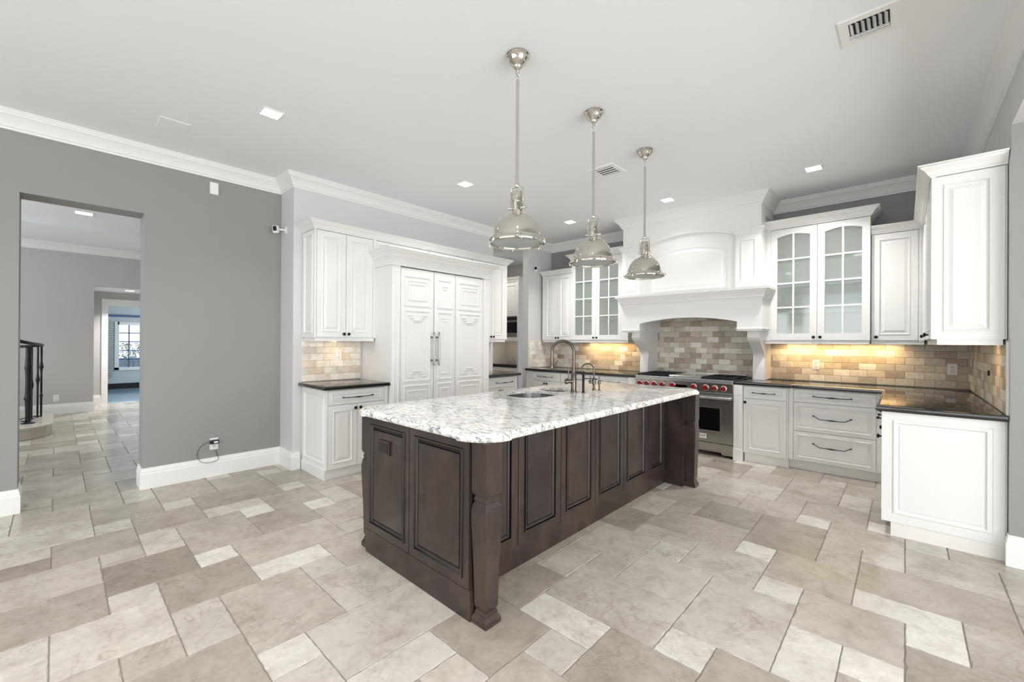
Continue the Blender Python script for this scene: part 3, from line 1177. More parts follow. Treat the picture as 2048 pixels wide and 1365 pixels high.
# ------------------------------------------------------------------ refrigerator wall: base cabinet left of the refrigerator
BX = -4.12
c = thing('base_cabinet', 'white base cabinet with one drawer left of the panelled refrigerator', 'cabinet', (-4.43, 2.1, 0))
m = M()
m.box(XC, BX - 0.02, 1.802, 2.455, 0.10, 0.884)
m.box(XC, BX - 0.035, 1.803, 2.455, 0.0, 0.10)
m.box(BX - 0.02, BX, 1.7905, 1.803, 0.10, 0.884)
m.box(BX - 0.02, BX - 0.001, 2.412, 2.455, 0.10, 0.884)
m.build('body', 'white', c)
m = M()
m.panel('-y', 1.79, XC + 0.02, BX - 0.003, 0.10, 0.884, raised(0.05), back=0.011)
m.build('side_panel', 'white', c)
m = M()
m.box(XC + 0.02, BX - 0.03, 1.782, 1.80, 0.0, 0.10)
m.build('side_plinth', 'white', c)
drawer(c, '+x', BX, 1.806, 2.408, 0.735, 0.872, (2.106, 0.803, 0.31, 0.003))
door(c, '+x', BX, 1.806, 2.105, 0.105, 0.728, 0.05, knob_at=(2.080, 0.69))
door(c, '+x', BX, 2.110, 2.408, 0.105, 0.728, 0.05, knob_at=(2.135, 0.69))
slab('worktop', rect(XC, BX + 0.035, 1.755, 2.463), CT, BEDGE, 'bgran', 'black granite worktop on the base cabinet left of the refrigerator')

UX = -4.42
c = thing('upper_cabinet', 'white two-door wall cabinet left of the panelled refrigerator', 'cabinet', (-4.58, 2.13, FD))
m = M()
m.box(XC, UX - 0.021, 1.80, 2.475, FD + 0.03, 2.52)
m.box(UX - 0.021, UX - 0.001, 1.7905, 1.808, FD + 0.03, 2.52).box(UX - 0.021, UX, 2.438, 2.475, FD + 0.03, 2.52)
m.build('body', 'white', c)
m = M()
m.panel('-y', 1.79, XC + 0.004, UX - 0.003, FD + 0.03, 2.517, raised(0.045), back=0.009)
m.build('side_panel', 'white', c)
m = M()
m.box(XC + 0.02, UX - 0.012, 1.80, 2.46, FD - 0.008, FD + 0.03)
m.build('light_rail', 'white', c)
door(c, '+x', UX, 1.812, 2.120, FD + 0.035, 2.515, knob_at=(2.096, FD + 0.068))
door(c, '+x', UX, 2.125, 2.434, FD + 0.035, 2.515, knob_at=(2.149, FD + 0.068))

# cabinet over the refrigerator and one right of it share a crown
c = thing('bridge_cabinet', 'white panelled box above the refrigerator between the two wall cabinets', 'cabinet', (-4.58, 3.17, 2.2))
m = M()
m.box(XC, UX - 0.02, 2.476, 3.934, 2.385, 2.52)
m.build('body', 'white', c)
for a, b in ((2.48, 3.20), (3.21, 3.93)):
    m = M()
    m.panel('+x', UX - 0.004, a, b, 2.388, 2.515, flatp(0.03), back=0.016)
    m.build('panel', 'white', c)

c = thing('upper_cabinet', 'white wall cabinet with two knobs right of the panelled refrigerator', 'cabinet', (-4.58, 4.27, FD))
m = M()
m.box(XC, UX - 0.021, 3.936, 4.64, FD + 0.03, 2.52)
m.box(UX - 0.021, UX, 4.60, 4.64, FD + 0.03, 2.52)
m.build('body', 'white', c)
m = M()
m.box(XC + 0.02, UX - 0.012, 3.95, 4.615, FD - 0.008, FD + 0.03)
m.build('light_rail', 'white', c)
door(c, '+x', UX, 3.94, 4.318, FD + 0.035, 2.515, knob_at=(4.293, FD + 0.068))
door(c, '+x', UX, 4.323, 4.598, FD + 0.035, 2.515, knob_at=(4.348, FD + 0.068))
m = M()
m.sweep(crown_prof(2.520, 2.600, 0.075), [(XC, 1.79), (UX, 1.79), (UX, 4.64), (XC, 4.64)])
m.box(XC, UX, 1.79, 4.64, 2.522, 2.530)
tag(m.build('cabinet_crown', 'white', smooth=30), 'long white crown moulding along the top of the refrigerator wall cabinets', 'crown moulding')

c = thing('base_cabinet', 'white base cabinet with one drawer right of the panelled refrigerator', 'cabinet', (-4.43, 4.22, 0))
m = M()
m.box(XC, BX - 0.02, 3.936, 4.545, 0.10, 0.884).box(XC, BX - 0.06, 3.936, 4.53, 0, 0.10)
m.box(BX - 0.02, BX, 4.50, 4.545, 0.10, 0.885)
m.build('body', 'white', c)
drawer(c, '+x', BX, 3.94, 4.49, 0.735, 0.872, (4.265, 0.803, 0.31, 0.003))
door(c, '+x', BX, 3.94, 4.192, 0.105, 0.728, 0.05, knob_at=(4.17, 0.69))
door(c, '+x', BX, 4.197, 4.49, 0.105, 0.728, 0.05, knob_at=(4.22, 0.69))
slab('worktop', rect(XC, BX + 0.060, 3.936, 4.575), CT, BEDGE, 'bgran', 'black granite worktop on the base cabinet right of the refrigerator')

# ------------------------------------------------------------------ panelled refrigerator
RX = -4.068
fr = thing('refrigerator', 'tall built-in refrigerator with white panelled doors and crown', 'refrigerator', (-4.36, 3.155, 0))
m = M()
m.box(XC, UX, 2.480, 3.930, 0.0, 2.20).box(UX, RX - 0.03, 2.468, 3.930, 0.0, 2.20)
m.box(RX - 0.03, RX, 2.468, 2.574, 0.0, 2.20).box(RX - 0.03, RX, 3.828, 3.930, 0.0, 2.20)
m.build('surround', 'white', fr, bevel=0.003)
for y0, y1 in ((2.486, 2.556), (3.846, 3.912)):
    m = M()
    m.panel('+x', RX, y0, y1, 0.12, 2.15, [(0, 0), (0.004, 0.005), (0.012, 0.005), (0.016, 0.0005)], back=0.0)
    m.build('pilaster', 'white', fr)
m = M()
m.box(UX + 0.001, RX + 0.012, 2.456, 3.942, 2.200, 2.272)
FC = crown_prof(2.272, 2.380, 0.085)
m.sweep(FC, [(UX + 0.001, 2.456), (RX + 0.012, 2.456), (RX + 0.012, 3.942), (UX + 0.001, 3.942)])
m.box(UX + 0.001, RX + 0.01, 2.458, 3.940, 2.273, 2.30)
m.build('crown', 'white', fr, smooth=30)


def fretbox(m, u0, u1, v0, v1, w=0.018, d=0.007, base=RX, keys=None):
    """raised moulding following a rectangle; keys notch the top and bottom middle"""
    pts = [(u0, v0), (u1, v0), (u1, v1), (u0, v1)]
    prof = [(0, 0), (0.003, d), (w - 0.003, d), (w, 0)]
    for ins in (0,):
        rings = [[fmap('+x', base, u, v, dd) for u, v in ((u0 + i, v0 + i), (u1 - i, v0 + i), (u1 - i, v1 - i), (u0 + i, v1 - i))] for i, dd in prof]
        m.loft(rings, cap0=False, cap1=False)


def strip(m, u0, u1, v0, v1, d=0.007, base=RX):
    m.panel('+x', base, u0, u1, v0, v1, [(0, 0), (0.003, d), ((v1 - v0) / 2 - 0.001 if v1 - v0 < u1 - u0 else (u1 - u0) / 2 - 0.001, d)], back=0.0)


def stepped(m, u0, u1, v, sgn, w=0.016):
    """the stepped fretwork in the corners of the tall panels; sgn -1 hangs down from v"""
    n = (u1 - u0)
    c = (u0 + u1) / 2
    levels = ((0.5, 0), (0.34, 1), (0.20, 2))
    for half, k in levels:
        z = v + sgn * k * 0.030
        if k == 0:
            strip(m, u0, c - n * 0.22, min(z, z + sgn * w), max(z, z + sgn * w))
            strip(m, c + n * 0.22, u1, min(z, z + sgn * w), max(z, z + sgn * w))
        elif k == 1:
            strip(m, u0 + n * 0.12, c - n * 0.16, min(z, z + sgn * w), max(z, z + sgn * w))
            strip(m, c + n * 0.16, u1 - n * 0.12, min(z, z + sgn * w), max(z, z + sgn * w))
        else:
            strip(m, c - n * 0.24, c + n * 0.24, min(z, z + sgn * w), max(z, z + sgn * w))


def fridge_door(a, b, narrow=False, hy=None):
    m = M()
    m.panel('+x', RX - 0.004, a + 0.003, b - 0.003, 0.10, 2.188, [(0, 0), (0.002, 0.001)], back=0.024)
    base = RX - 0.003
    i = 0.045
    # upper panel
    fretbox(m, a + i, b - i, 1.765, 2.110, base=base)
    if not narrow:
        fretbox(m, a + i + 0.045, b - i - 0.045, 1.83, 2.055, 0.012, 0.005, base)
        strip(m, a + i + 0.075, b - i - 0.075, 2.005, 2.02, 0.005, base)
    else:
        strip(m, a + i + 0.07, b - i - 0.07, 2.02, 2.035, 0.005, base)
        strip(m, a + i + 0.09, b - i - 0.09, 1.985, 2.0, 0.005, base)
    # middle panel
    fretbox(m, a + i, b - i, 0.915, 1.725, base=base)
    if not narrow:
        stepped(m, a + i + 0.05, b - i - 0.05, 1.675, -1)
        stepped(m, a + i + 0.05, b - i - 0.05, 0.965, 1)
        strip(m, a + i + 0.04, a + i + 0.052, 1.02, 1.60, 0.004, base)
        strip(m, b - i - 0.052, b - i - 0.04, 1.02, 1.60, 0.004, base)
    else:
        strip(m, a + i + 0.06, b - i - 0.06, 1.640, 1.655, 0.005, base)
        strip(m, a + i + 0.09, b - i - 0.09, 1.605, 1.620, 0.005, base)
        strip(m, a + i + 0.06, b - i - 0.06, 0.980, 0.995, 0.005, base)
    # lower panel
    fretbox(m, a + i, b - i, 0.20, 0.875, base=base)
    fretbox(m, a + i + 0.05, b - i - 0.05, 0.26, 0.815, 0.012, 0.005, base)
    d = m.build('door', 'white', fr)
    if hy is not None:
        h = M()
        bx = RX + 0.05
        z0, z1 = 1.135, 1.430
        h.tube([(bx, hy, z0 - 0.018), (bx, hy, z0), (bx, hy, z1), (bx, hy, z1 + 0.018)], [0.0085, 0.0095, 0.0095, 0.0085], 12)
        for z in (z0 + 0.012, z1 - 0.012):
            h.tube([(RX - 0.002, hy, z), (RX + 0.02, hy, z), (bx, hy, z)], [0.014, 0.008, 0.009], 10)
        for z, s in ((z0 - 0.018, -1), (z1 + 0.018, 1)):
            h.lathe([(0.006, 0), (0.013, 0.006 * s), (0.013, 0.012 * s), (0.006, 0.018 * s), (0.009, 0.026 * s), (0.001, 0.033 * s)], (bx, hy, z), 'z', 12)
        h.build('handle', 'pull', d, smooth=40)
    return d


fridge_door(2.577, 3.024, hy=2.992)
fridge_door(3.028, 3.350, True, hy=3.064)
fridge_door(3.353, 3.825)
m = M()
m.box(RX - 0.0335, RX - 0.029, 2.574, 3.828, 0.1, 2.199)  # dark sheet behind the doors, painting the shadow in their seams
m.build('seam_shade', 'gap', fr)

# ------------------------------------------------------------------ back wall, left of the range
LY = 5.46
c = thing('base_cabinet', 'long run of white drawers and doors left of the range', 'cabinet', (-3.7, 5.8, 0))
m = M()
m.box(XC, -2.705, LY + 0.02, YC, 0.10, 0.885).box(XC, -2.705, LY + 0.07, YC, 0, 0.10)
m.box(-4.73, -4.60, LY, LY + 0.02, 0.10, 0.885).box(-2.83, -2.705, LY - 0.03, LY + 0.02, 0.0, 0.885)
m.build('body', 'white', c)
for a, b, hd in ((-4.595, -4.02, (-4.31, 0.803, 0.29, 0.003)), (-4.01, -3.41, None), (-3.40, -2.84, None)):
    drawer(c, '-y', LY, a, b, 0.735, 0.872, hd if hd else ((a + b) / 2, 0.803, 0.29, 0.003))
    mid = (a + b) / 2
    door(c, '-y', LY, a, mid - 0.002, 0.105, 0.728, 0.05, knob_at=(mid - 0.025, 0.69))
    door(c, '-y', LY, mid + 0.002, b, 0.105, 0.728, 0.05, knob_at=(mid + 0.025, 0.69))
slab('worktop', rect(XC, -2.70, LY - 0.04, YC - 0.001), CT, BEDGE, 'bgran', 'black granite worktop along the back wall left of the range')

UY = 5.82
c = thing('upper_cabinet', 'white two-door wall cabinet in the back left corner', 'cabinet', (-4.37, 6.0, FD))
m = M()
m.box(-4.68, -4.056, UY + 0.021, YC, FD + 0.03, 2.52)
m.box(-4.68, -4.635, UY, UY + 0.021, FD + 0.03, 2.52)
m.build('body', 'white', c)
m = M()
m.box(-4.67, -4.056, UY + 0.012, YC - 0.02, FD - 0.008, FD + 0.03)
m.build('light_rail', 'white', c)
door(c, '-y', UY, -4.632, -4.348, FD + 0.035, 2.515, knob_at=(-4.372, FD + 0.068))
door(c, '-y', UY, -4.344, -4.060, FD + 0.035, 2.515, knob_at=(-4.320, FD + 0.068))
m = M()
m.sweep(crown_prof(2.520, 2.60, 0.05), [(-4.68, YC), (-4.68, UY), (-4.05, UY)])
m.box(-4.68, -4.05, UY, YC, 2.522, 2.53)
m.build('crown', 'white', c, smooth=30)


def glass_cabinet(x0, x1, label, ya, crown_left, crown_right, fill_left=0.0, fill_right=0.0):
    """x0..x1 outer faces; doors in the middle"""
    zt = 2.715
    z0 = FD + 0.03
    c = thing('display_cabinet', label, 'cabinet', ((x0 + x1) / 2, (ya + YC) / 2, FD), 'glass-door display cabinets')
    m = M()
    t = 0.02
    a, b = x0 + fill_left, x1 - fill_right
    m.box(x0, x0 + t, ya + 0.023, YC, z0, zt).box(x1 - t, x1, ya + 0.023, YC, z0, zt)
    m.box(x0 + t, x1 - t, ya + 0.023, YC, z0, z0 + t).box(x0 + t, x1 - t, ya + 0.023, YC, zt - 0.05, zt).box(x0 + t, x1 - t, YC - t, YC, z0 + t, zt - 0.05)
    if fill_left:
        m.box(x0, a, ya, ya + 0.023, z0, zt)
    if fill_right:
        m.box(b, x1, ya, ya + 0.023, z0, zt)
    m.box((x0 + x1) / 2 - 0.01, (x0 + x1) / 2 + 0.01, ya + 0.03, ya + 0.05, z0 + t, zt - 0.05)
    m.build('body', 'white', c)
    for k in (1, 2, 3):
        m = M()
        z = z0 + k * 0.318
        m.box(x0 + t, x1 - t, ya + 0.05, YC - t, z, z + 0.008)
        m.build('shelf', 'shelf', c)
    m = M()
    m.box(x0 + 0.005, x1 - 0.005, ya + 0.010, YC - 0.02, FD - 0.008, z0)
    m.build('light_rail', 'white', c)
    mid = (a + b) / 2
    glass_door(c, '-y', ya, a + 0.002, mid - 0.002, z0 + 0.005, zt - 0.005, (mid - 0.03, FD + 0.068))
    glass_door(c, '-y', ya, mid + 0.002, b - 0.002, z0 + 0.005, zt - 0.005, (mid + 0.03, FD + 0.068))
    m = M()
    path = [(x0, ya), (x1, ya)]
    if crown_left:
        path = [(x0, YC)] + path
    if crown_right:
        path = path + [(x1, YC)]
    m.sweep(crown_prof(zt, zt + 0.095, 0.075), path)
    m.box(x0, x1, ya, YC, zt + 0.002, zt + 0.01)
    m.build('crown', 'white', c, smooth=30)
    return c


glass_cabinet(-4.05, -3.027, 'white glass-door cabinet with arched panes left of the range hood', UY - 0.02, True, False, 0.0, 0.10)
glass_cabinet(-1.240, -0.268, 'white glass-door cabinet with arched panes right of the range hood', UY - 0.03, False, True, 0.063, 0.0)

c = thing('upper_cabinet', 'narrow white one-door wall cabinet in the back right corner', 'cabinet', (-0.08, 6.0, FD))
m = M()
m.box(-0.264, 0.14, UY + 0.041, YC, FD + 0.03, 2.52)
m.build('body', 'white', c)
m = M()
m.box(-0.262, 0.14, UY + 0.032, YC - 0.02, FD - 0.008, FD + 0.03)
m.build('light_rail', 'white', c)
door(c, '-y', UY + 0.02, -0.260, 0.095, FD + 0.035, 2.515, knob_at=(-0.222, FD + 0.068))
m = M()
m.box(0.098, 0.140, UY + 0.022, UY + 0.045, FD + 0.03, 2.52)
m.build('filler', 'white', c)

# wall cabinet run along the right wall
EX = 0.130
c = thing('upper_cabinet', 'tall white wall cabinet run on the right wall, its panelled end facing the room', 'cabinet', (0.3, 4.9, FD))
m = M()
m.box(EX + 0.021, RC, 4.118, UY + 0.02, FD + 0.03, 2.52)
m.box(EX, EX + 0.021, 4.1055, 4.125, FD + 0.03, 2.52)
m.build('body', 'white', c)
m = M()
m.panel('-y', 4.105, EX + 0.003, RC - 0.012, FD + 0.03, 2.515, raised(0.055), back=0.012)
m.build('end_panel', 'white', c)
m = M()
m.box(EX + 0.03, RC - 0.018, 4.112, UY + 0.02, FD - 0.008, FD + 0.03)
m.build('light_rail', 'white', c)
ys = [4.128, 4.545, 4.965, 5.385, 5.82]
for k in range(4):
    a, b = ys[k] + 0.002, ys[k + 1] - 0.002
    kp = (b - 0.03) if k % 2 == 0 else (a + 0.03)
    door(c, '-x', EX, a, b, FD + 0.035, 2.515, knob_at=(kp, FD + 0.068))
m = M()
m.sweep(crown_prof(2.520, 2.600, 0.07), [(-0.264, UY + 0.02), (EX, UY + 0.02), (EX, 4.105), (RC - 0.002, 4.105)])
m.box(EX, RC, 4.105, YC, 2.522, 2.53).box(-0.262, RC, UY + 0.02, YC, 2.5225, 2.5305)
tag(m.build('cabinet_crown', 'white', smooth=30), 'white crown moulding around the top of the right corner wall cabinets', 'crown moulding')

# ------------------------------------------------------------------ back wall, right of the range
PY = 5.40
c = thing('base_cabinet', 'white base cabinet with fluted post, drawer and door right of the range', 'cabinet', (-1.2, 5.8, 0))
m = M()
m.box(-1.470, -0.935, 5.455, YC, 0.10, 0.885).box(-1.37, -0.935, 5.475, YC, 0, 0.10)
m.box(-0.945, -0.935, 5.435, 5.455, 0.10, 0.885)
m.build('body', 'white', c)
m = M()
m.box(-1.470, -1.378, PY, 5.47, 0.0, 0.885)
for k in range(3):
    u = -1.452 + k * 0.019
    m.box(u, u + 0.010, PY - 0.006, PY, 0.17, 0.735)
m.box(-1.472, -1.376, PY - 0.008, PY, 0.0, 0.135).box(-1.470, -1.378, PY - 0.004, PY, 0.765, 0.885)
m.build('post', 'white', c, bevel=0.002)
drawer(c, '-y', 5.435, -1.372, -0.948, 0.738, 0.872, (-1.164, 0.805, 0.21, 0.002))
door(c, '-y', 5.435, -1.372, -0.948, 0.105, 0.731, 0.05, knob_at=(-1.352, 0.69))

c = thing('drawer_cabinet', 'white three-drawer base cabinet between the range and the right corner', 'cabinet', (-0.55, 5.8, 0))
m = M()
m.box(-0.934, -0.13, 5.51, YC, 0.10, 0.884).box(-0.934, -0.13, 5.54, YC, 0, 0.10)
m.box(-0.934, -0.893, 5.485, 5.51, 0.10, 0.885)
m.build('body', 'white', c)
drawer(c, '-y', 5.49, -0.890, -0.205, 0.738, 0.872, (-0.553, 0.808, 0.31, 0.003))
drawer(c, '-y', 5.49, -0.890, -0.205, 0.425, 0.731, (-0.553, 0.60, 0.31, 0.03))
drawer(c, '-y', 5.49, -0.890, -0.205, 0.105, 0.418, (-0.553, 0.305, 0.31, 0.03))
m = M()
m.box(-0.202, -0.13, 5.492, 5.51, 0.10, 0.885)
m.build('filler', 'white', c)

c = thing('base_cabinet', 'white base cabinet on the right wall with a large blank end panel facing the room', 'cabinet', (0.17, 4.8, 0))
m = M()
m.box(-0.10, RC, 4.091, YC, 0.10, 0.884).box(-0.0715, RC, 4.0905, YC, 0, 0.0995)
m.box(-0.1215, -0.10, 4.0905, 4.115, 0.10, 0.884)
m.build('body', 'white', c)
m = M()
m.panel('-y', 4.078, -0.122, RC - 0.010, 0.097, 0.885, [(0, 0), (0.050, 0), (0.054, -0.005), (0.058, -0.005), (0.064, 0.004), (0.076, 0.004), (0.084, -0.006), (0.092, -0.006), (0.096, -0.002)], back=0.012)
m.build('end_panel', 'white', c)
m = M()
m.box(-0.072, RC - 0.001, 4.084, 4.09, 0, 0.097)
m.build('plinth', 'kick', c)
for a, b in ((4.12, 4.56), (4.564, 5.0), (5.004, 5.44)):
    drawer(c, '-x', -0.122, a, b, 0.738, 0.872, ((a + b) / 2, 0.81, 0.2, 0.012))
    door(c, '-x', -0.122, a, b, 0.105, 0.731, 0.05, knob_at=(a + 0.03, 0.69))

slab('worktop', [(-1.465, 5.395), (-0.90, 5.395), (-0.885, 5.445), (-0.155, 5.445), (-0.155, 4.050), (RC - 0.002, 4.050), (RC - 0.002, YC - 0.001), (-1.465, YC - 0.001)], CT, BEDGE, 'bgran',
     'L-shaped black granite worktop right of the range and along the right wall')

# ------------------------------------------------------------------ range
rg = thing('range', 'stainless steel double-oven range with red knobs under the white hood', 'range', (-2.08, 5.75, 0))
ra, rb, ry = -2.695, -1.472, 5.415
seam = -2.000
m = M()
m.box(ra, rb, ry + 0.03, YC - 0.04, 0.12, 0.905)
m.box(ra + 0.02, rb - 0.02, ry + 0.10, YC - 0.06, 0.03, 0.12)
m.build('body', 'steel', rg)
m = M()
m.prism([(ry - 0.02, 0.775), (ry + 0.05, 0.775), (ry + 0.05, 0.915), (ry - 0.035, 0.915), (ry - 0.035, 0.885)], 'x', ra, rb)
cp = m.build('control_panel', 'steel', rg, bevel=0.003)
m = M()
m.box(ra, rb, ry - 0.035, YC - 0.04, 0.905, 0.928)
m.build('cooktop', 'steel', rg, bevel=0.004)
m = M()
m.box(ra + 0.02, rb - 0.02, YC - 0.10, YC - 0.045, 0.928, 0.965)
m.build('back_guard', 'steel', rg, bevel=0.003)
for x in (-2.630, -2.535, -2.430, -2.324, -2.185, -1.922, -1.779, -1.675, -1.574):
    big = x in (-2.185, -1.922, -1.779)
    m = M()
    R0 = 0.033 if big else 0.030
    m.lathe([(R0 + 0.005, 0), (R0 + 0.005, -0.006), (R0 + 0.001, -0.008)], (x, ry - 0.026, 0.827), 'y', 20)
    k = m.build('knob_bezel', 'steel2', rg, smooth=40)
    m = M()
    m.lathe([(R0 - 0.002, 0), (R0 - 0.003, -0.026), (R0 - 0.007, -0.032), (0.001, -0.033)], (x, ry - 0.033, 0.827), 'y', 20)
    m.box(x - 0.005, x + 0.005, ry - 0.078, ry - 0.060, 0.827 - R0 * 0.8, 0.827 + R0 * 0.8)
    m.build('knob', 'red', k, smooth=40)
m = M()
m.box(-2.155, -2.005, ry - 0.029, ry - 0.02, 0.795, 0.862)
m.build('display', 'ovenglass', rg)
# burners and grates
for gx, gw in ((-2.50, 0.37), (-1.66, 0.35)):
    for gy in (ry + 0.17, ry + 0.43):
        m = M()
        z = 0.955
        x0, x1, y0, y1 = gx - gw / 2, gx + gw / 2, gy - 0.13, gy + 0.13
        for (p, q) in (((x0, y0), (x1, y0)), ((x0, y1), (x1, y1)), ((x0, y0), (x0, y1)), ((x1, y0), (x1, y1)), ((gx, y0), (gx, y1)), ((x0, gy), (x1, gy)), ((x0, y0), (x1, y1)), ((x0, y1), (x1, y0))):
            d = Vector((q[0] - p[0], q[1] - p[1]))
            d.normalize()
            n = Vector((-d.y, d.x)) * 0.006
            m.prism([(p[0] + n.x, p[1] + n.y), (p[0] - n.x, p[1] - n.y), (q[0] - n.x, q[1] - n.y), (q[0] + n.x, q[1] + n.y)], 'z', z - 0.014, z)
        for (px, py) in ((x0, y0), (x1, y0), (x0, y1), (x1, y1), (gx, y0), (gx, y1)):
            m.box(px - 0.008, px + 0.008, py - 0.008, py + 0.008, 0.928, z)
        m.build('grate', 'black', rg)
        for bx in (gx - gw / 4, gx + gw / 4):
            m = M()
            m.lathe([(0.055, 0), (0.055, 0.008), (0.035, 0.014), (0.035, 0.020), (0.001, 0.022)], (bx, gy, 0.928), 'z', 18)
            m.build('burner', 'black', rg, smooth=40)
m = M()
m.box(-2.27, -1.87, ry + 0.06, YC - 0.12, 0.928, 0.950)
m.build('griddle', 'steel2', rg, bevel=0.006)
m = M()
for gx, gw in ((-2.50, 0.40), (-1.66, 0.37)):
    m.box(gx - gw / 2, gx + gw / 2, ry + 0.02, YC - 0.11, 0.927, 0.931)
m.build('burner_tray', 'black', rg)
for a, b, nm in ((ra + 0.004, seam - 0.003, 0), (seam + 0.003, rb - 0.004, 1)):
    m = M()
    m.panel('-y', ry, a, b, 0.165, 0.760, [(0, 0), (0.004, 0.004)], back=0.028)
    d = m.build('oven_door', 'steel', rg)
    m = M()
    w0, w1 = a + 0.115, b - 0.135
    m.panel('-y', ry - 0.004, w0, w1, 0.295, 0.595, [(0, 0.002), (0.008, 0.002), (0.012, -0.0)], back=0.0)
    m.build('window_trim', 'steel2', d)
    m = M()
    m.box(w0 + 0.012, w1 - 0.012, ry - 0.0062, ry - 0.003, 0.307, 0.583)
    m.build('oven_window', 'ovenglass', d)
    m = M()
    m.tube([(a + 0.012, ry - 0.055, 0.712), (b - 0.012, ry - 0.055, 0.712)], 0.0165, 14)
    for x in (a + 0.035, b - 0.035):
        m.box(x - 0.014, x + 0.014, ry - 0.055, ry, 0.700, 0.724)
    m.build('handle', 'steel2', d, smooth=40)
    if nm == 1:
        pl = M()
        pl.box(-1.905, -1.775, ry - 0.008, ry - 0.003, 0.205, 0.262)
        pl.build('badge', 'plastic', d)
        cu = bpy.data.curves.new('badge_lettering', 'FONT')
        cu.body = 'WOLF'
        cu.size = 0.046
        cu.extrude = 0.001
        cu.align_x = 'CENTER'
        cu.align_y = 'CENTER'
        to = bpy.data.objects.new('badge_lettering_source', cu)
        COL.objects.link(to)
        bpy.context.view_layer.update()
        dg = bpy.context.evaluated_depsgraph_get()
        me = bpy.data.meshes.new_from_object(to.evaluated_get(dg))
        bpy.data.objects.remove(to)
        t2 = M()
        xs = [v.co.x for v in me.vertices]
        sx = 0.118 / (max(xs) - min(xs))
        t2.add([(-1.84 + v.co.x * sx, ry - 0.0085 - v.co.z, 0.238 + v.co.y * 0.9) for v in me.vertices], [tuple(p.vertices) for p in me.polygons])
        t2.build('badge_lettering', 'darkplastic', d)
m = M()
poly = [(ra, 0.155), (rb, 0.155), (rb, 0.03), (rb - 0.125, 0.03), (rb - 0.150, 0.085), (ra + 0.150, 0.085), (ra + 0.125, 0.03), (ra, 0.03)]
m.prism(poly, 'y', ry + 0.004, ry + 0.024)
m.build('kick_plate', 'steel', rg)
for x in (ra + 0.06, rb - 0.06):
    for y in (ry + 0.09, YC - 0.12):
        m = M()
        m.lathe([(0.022, 0), (0.022, 0.01), (0.014, 0.014), (0.014, 0.125)], (x, y, 0), 'z', 12)
        m.build('foot', 'black', rg, smooth=40)

# ------------------------------------------------------------------ hood
hood = thing('range_hood', 'large white mantel range hood with arched panel and carved brackets', 'range hood', (-2.08, 5.85, 1.5))
bl, br, by = -2.945, -1.190, 5.46
m = M()
# apron with arched underside
aL, aR = -2.680, -1.455
arcp = [(aL + (aR - aL) * k / 20, 1.628 + 0.066 * (1 - ((k - 10) / 10.0) ** 2)) for k in range(21)]
poly = [(bl, 1.545), (aL, 1.545)] + arcp + [(aR, 1.545), (br, 1.545), (br, 1.935), (bl, 1.935)]
m.prism(poly, 'y', by, by + 0.10)
m.box(bl, aL, by + 0.10, YC, 1.545, 1.935).box(aR, br, by + 0.10, 5.780, 1.545, 1.935).box(aR, -1.246, 5.780, YC, 1.545, 1.935)
m.box(aL, aR, by + 0.10, YC, 1.760, 1.935)
m.build('canopy', 'white', hood)
m = M()
for a, b, e in ((bl - 0.012, aL + 0.012, YC), (aR - 0.012, br + 0.012, 5.78)):
    m.box(a, b, by - 0.012, e, 1.533, 1.5445)
    m.box(a + 0.008, b - 0.008, by - 0.004, e, 1.514, 1.5325)
m.build('bracket_cap', 'white', hood, bevel=0.003)
m = M()
MP = [(0, 1.885), (0.010, 1.885), (0.012, 1.898), (0.024, 1.905), (0.024, 1.925), (0.030, 1.93), (0.036, 1.955), (0.056, 1.978), (0.060, 1.990), (0.072, 1.992), (0.074, 2.022), (0, 2.022)]
m.sweep(MP, [(bl, YC), (bl, by), (br, by), (br, 5.780)])
m.box(bl, br, by, 5.780, 1.936, 2.019).box(bl, -1.246, 5.780, YC, 1.936, 2.019)
m.build('mantel_shelf', 'white', hood, smooth=30)
m = M()
hx0, hx1 = HL, HR
pl0, pl1 = -2.722, -1.490        # inner faces of the pilasters
m.box(hx0, hx1, HF + 0.051, 5.77, 2.02, CZ - 0.002).box(hx0, -1.246, 5.77, YC, 2.02, 2.9).box(hx0, hx1, 5.77, YC, 2.9, CZ - 0.002)
m.box(pl0 - 0.01, pl1 + 0.01, HF + 0.045, HF + 0.0505, 2.02, 2.85)
arch = [(pl0 + (pl1 - pl0) * k / 20, 2.675 + 0.115 * (1 - ((k - 10) / 10.0) ** 2)) for k in range(21)]
m.prism([(hx0, 2.02), (pl0, 2.02)] + arch + [(pl1, 2.02), (hx1, 2.02), (hx1, CZ - 0.002), (hx0, CZ - 0.002)], 'y', HF, HF + 0.05)
m.build('chimney', 'white', hood)
# arched centre panel
m = M()


def archring(u0, u1, v0, vs, vr, d, ins):
    pts = [(u0 + ins, v0 + ins), (u1 - ins, v0 + ins)]
    for k in range(17):
        t = 1 - k / 16
        u = u0 + ins + (u1 - u0 - 2 * ins) * t
        pts.append((u, vs - ins + vr * (1 - (2 * t - 1) ** 2)))
    return [fmap('-y', HF + 0.045, u, v, d) for u, v in pts]


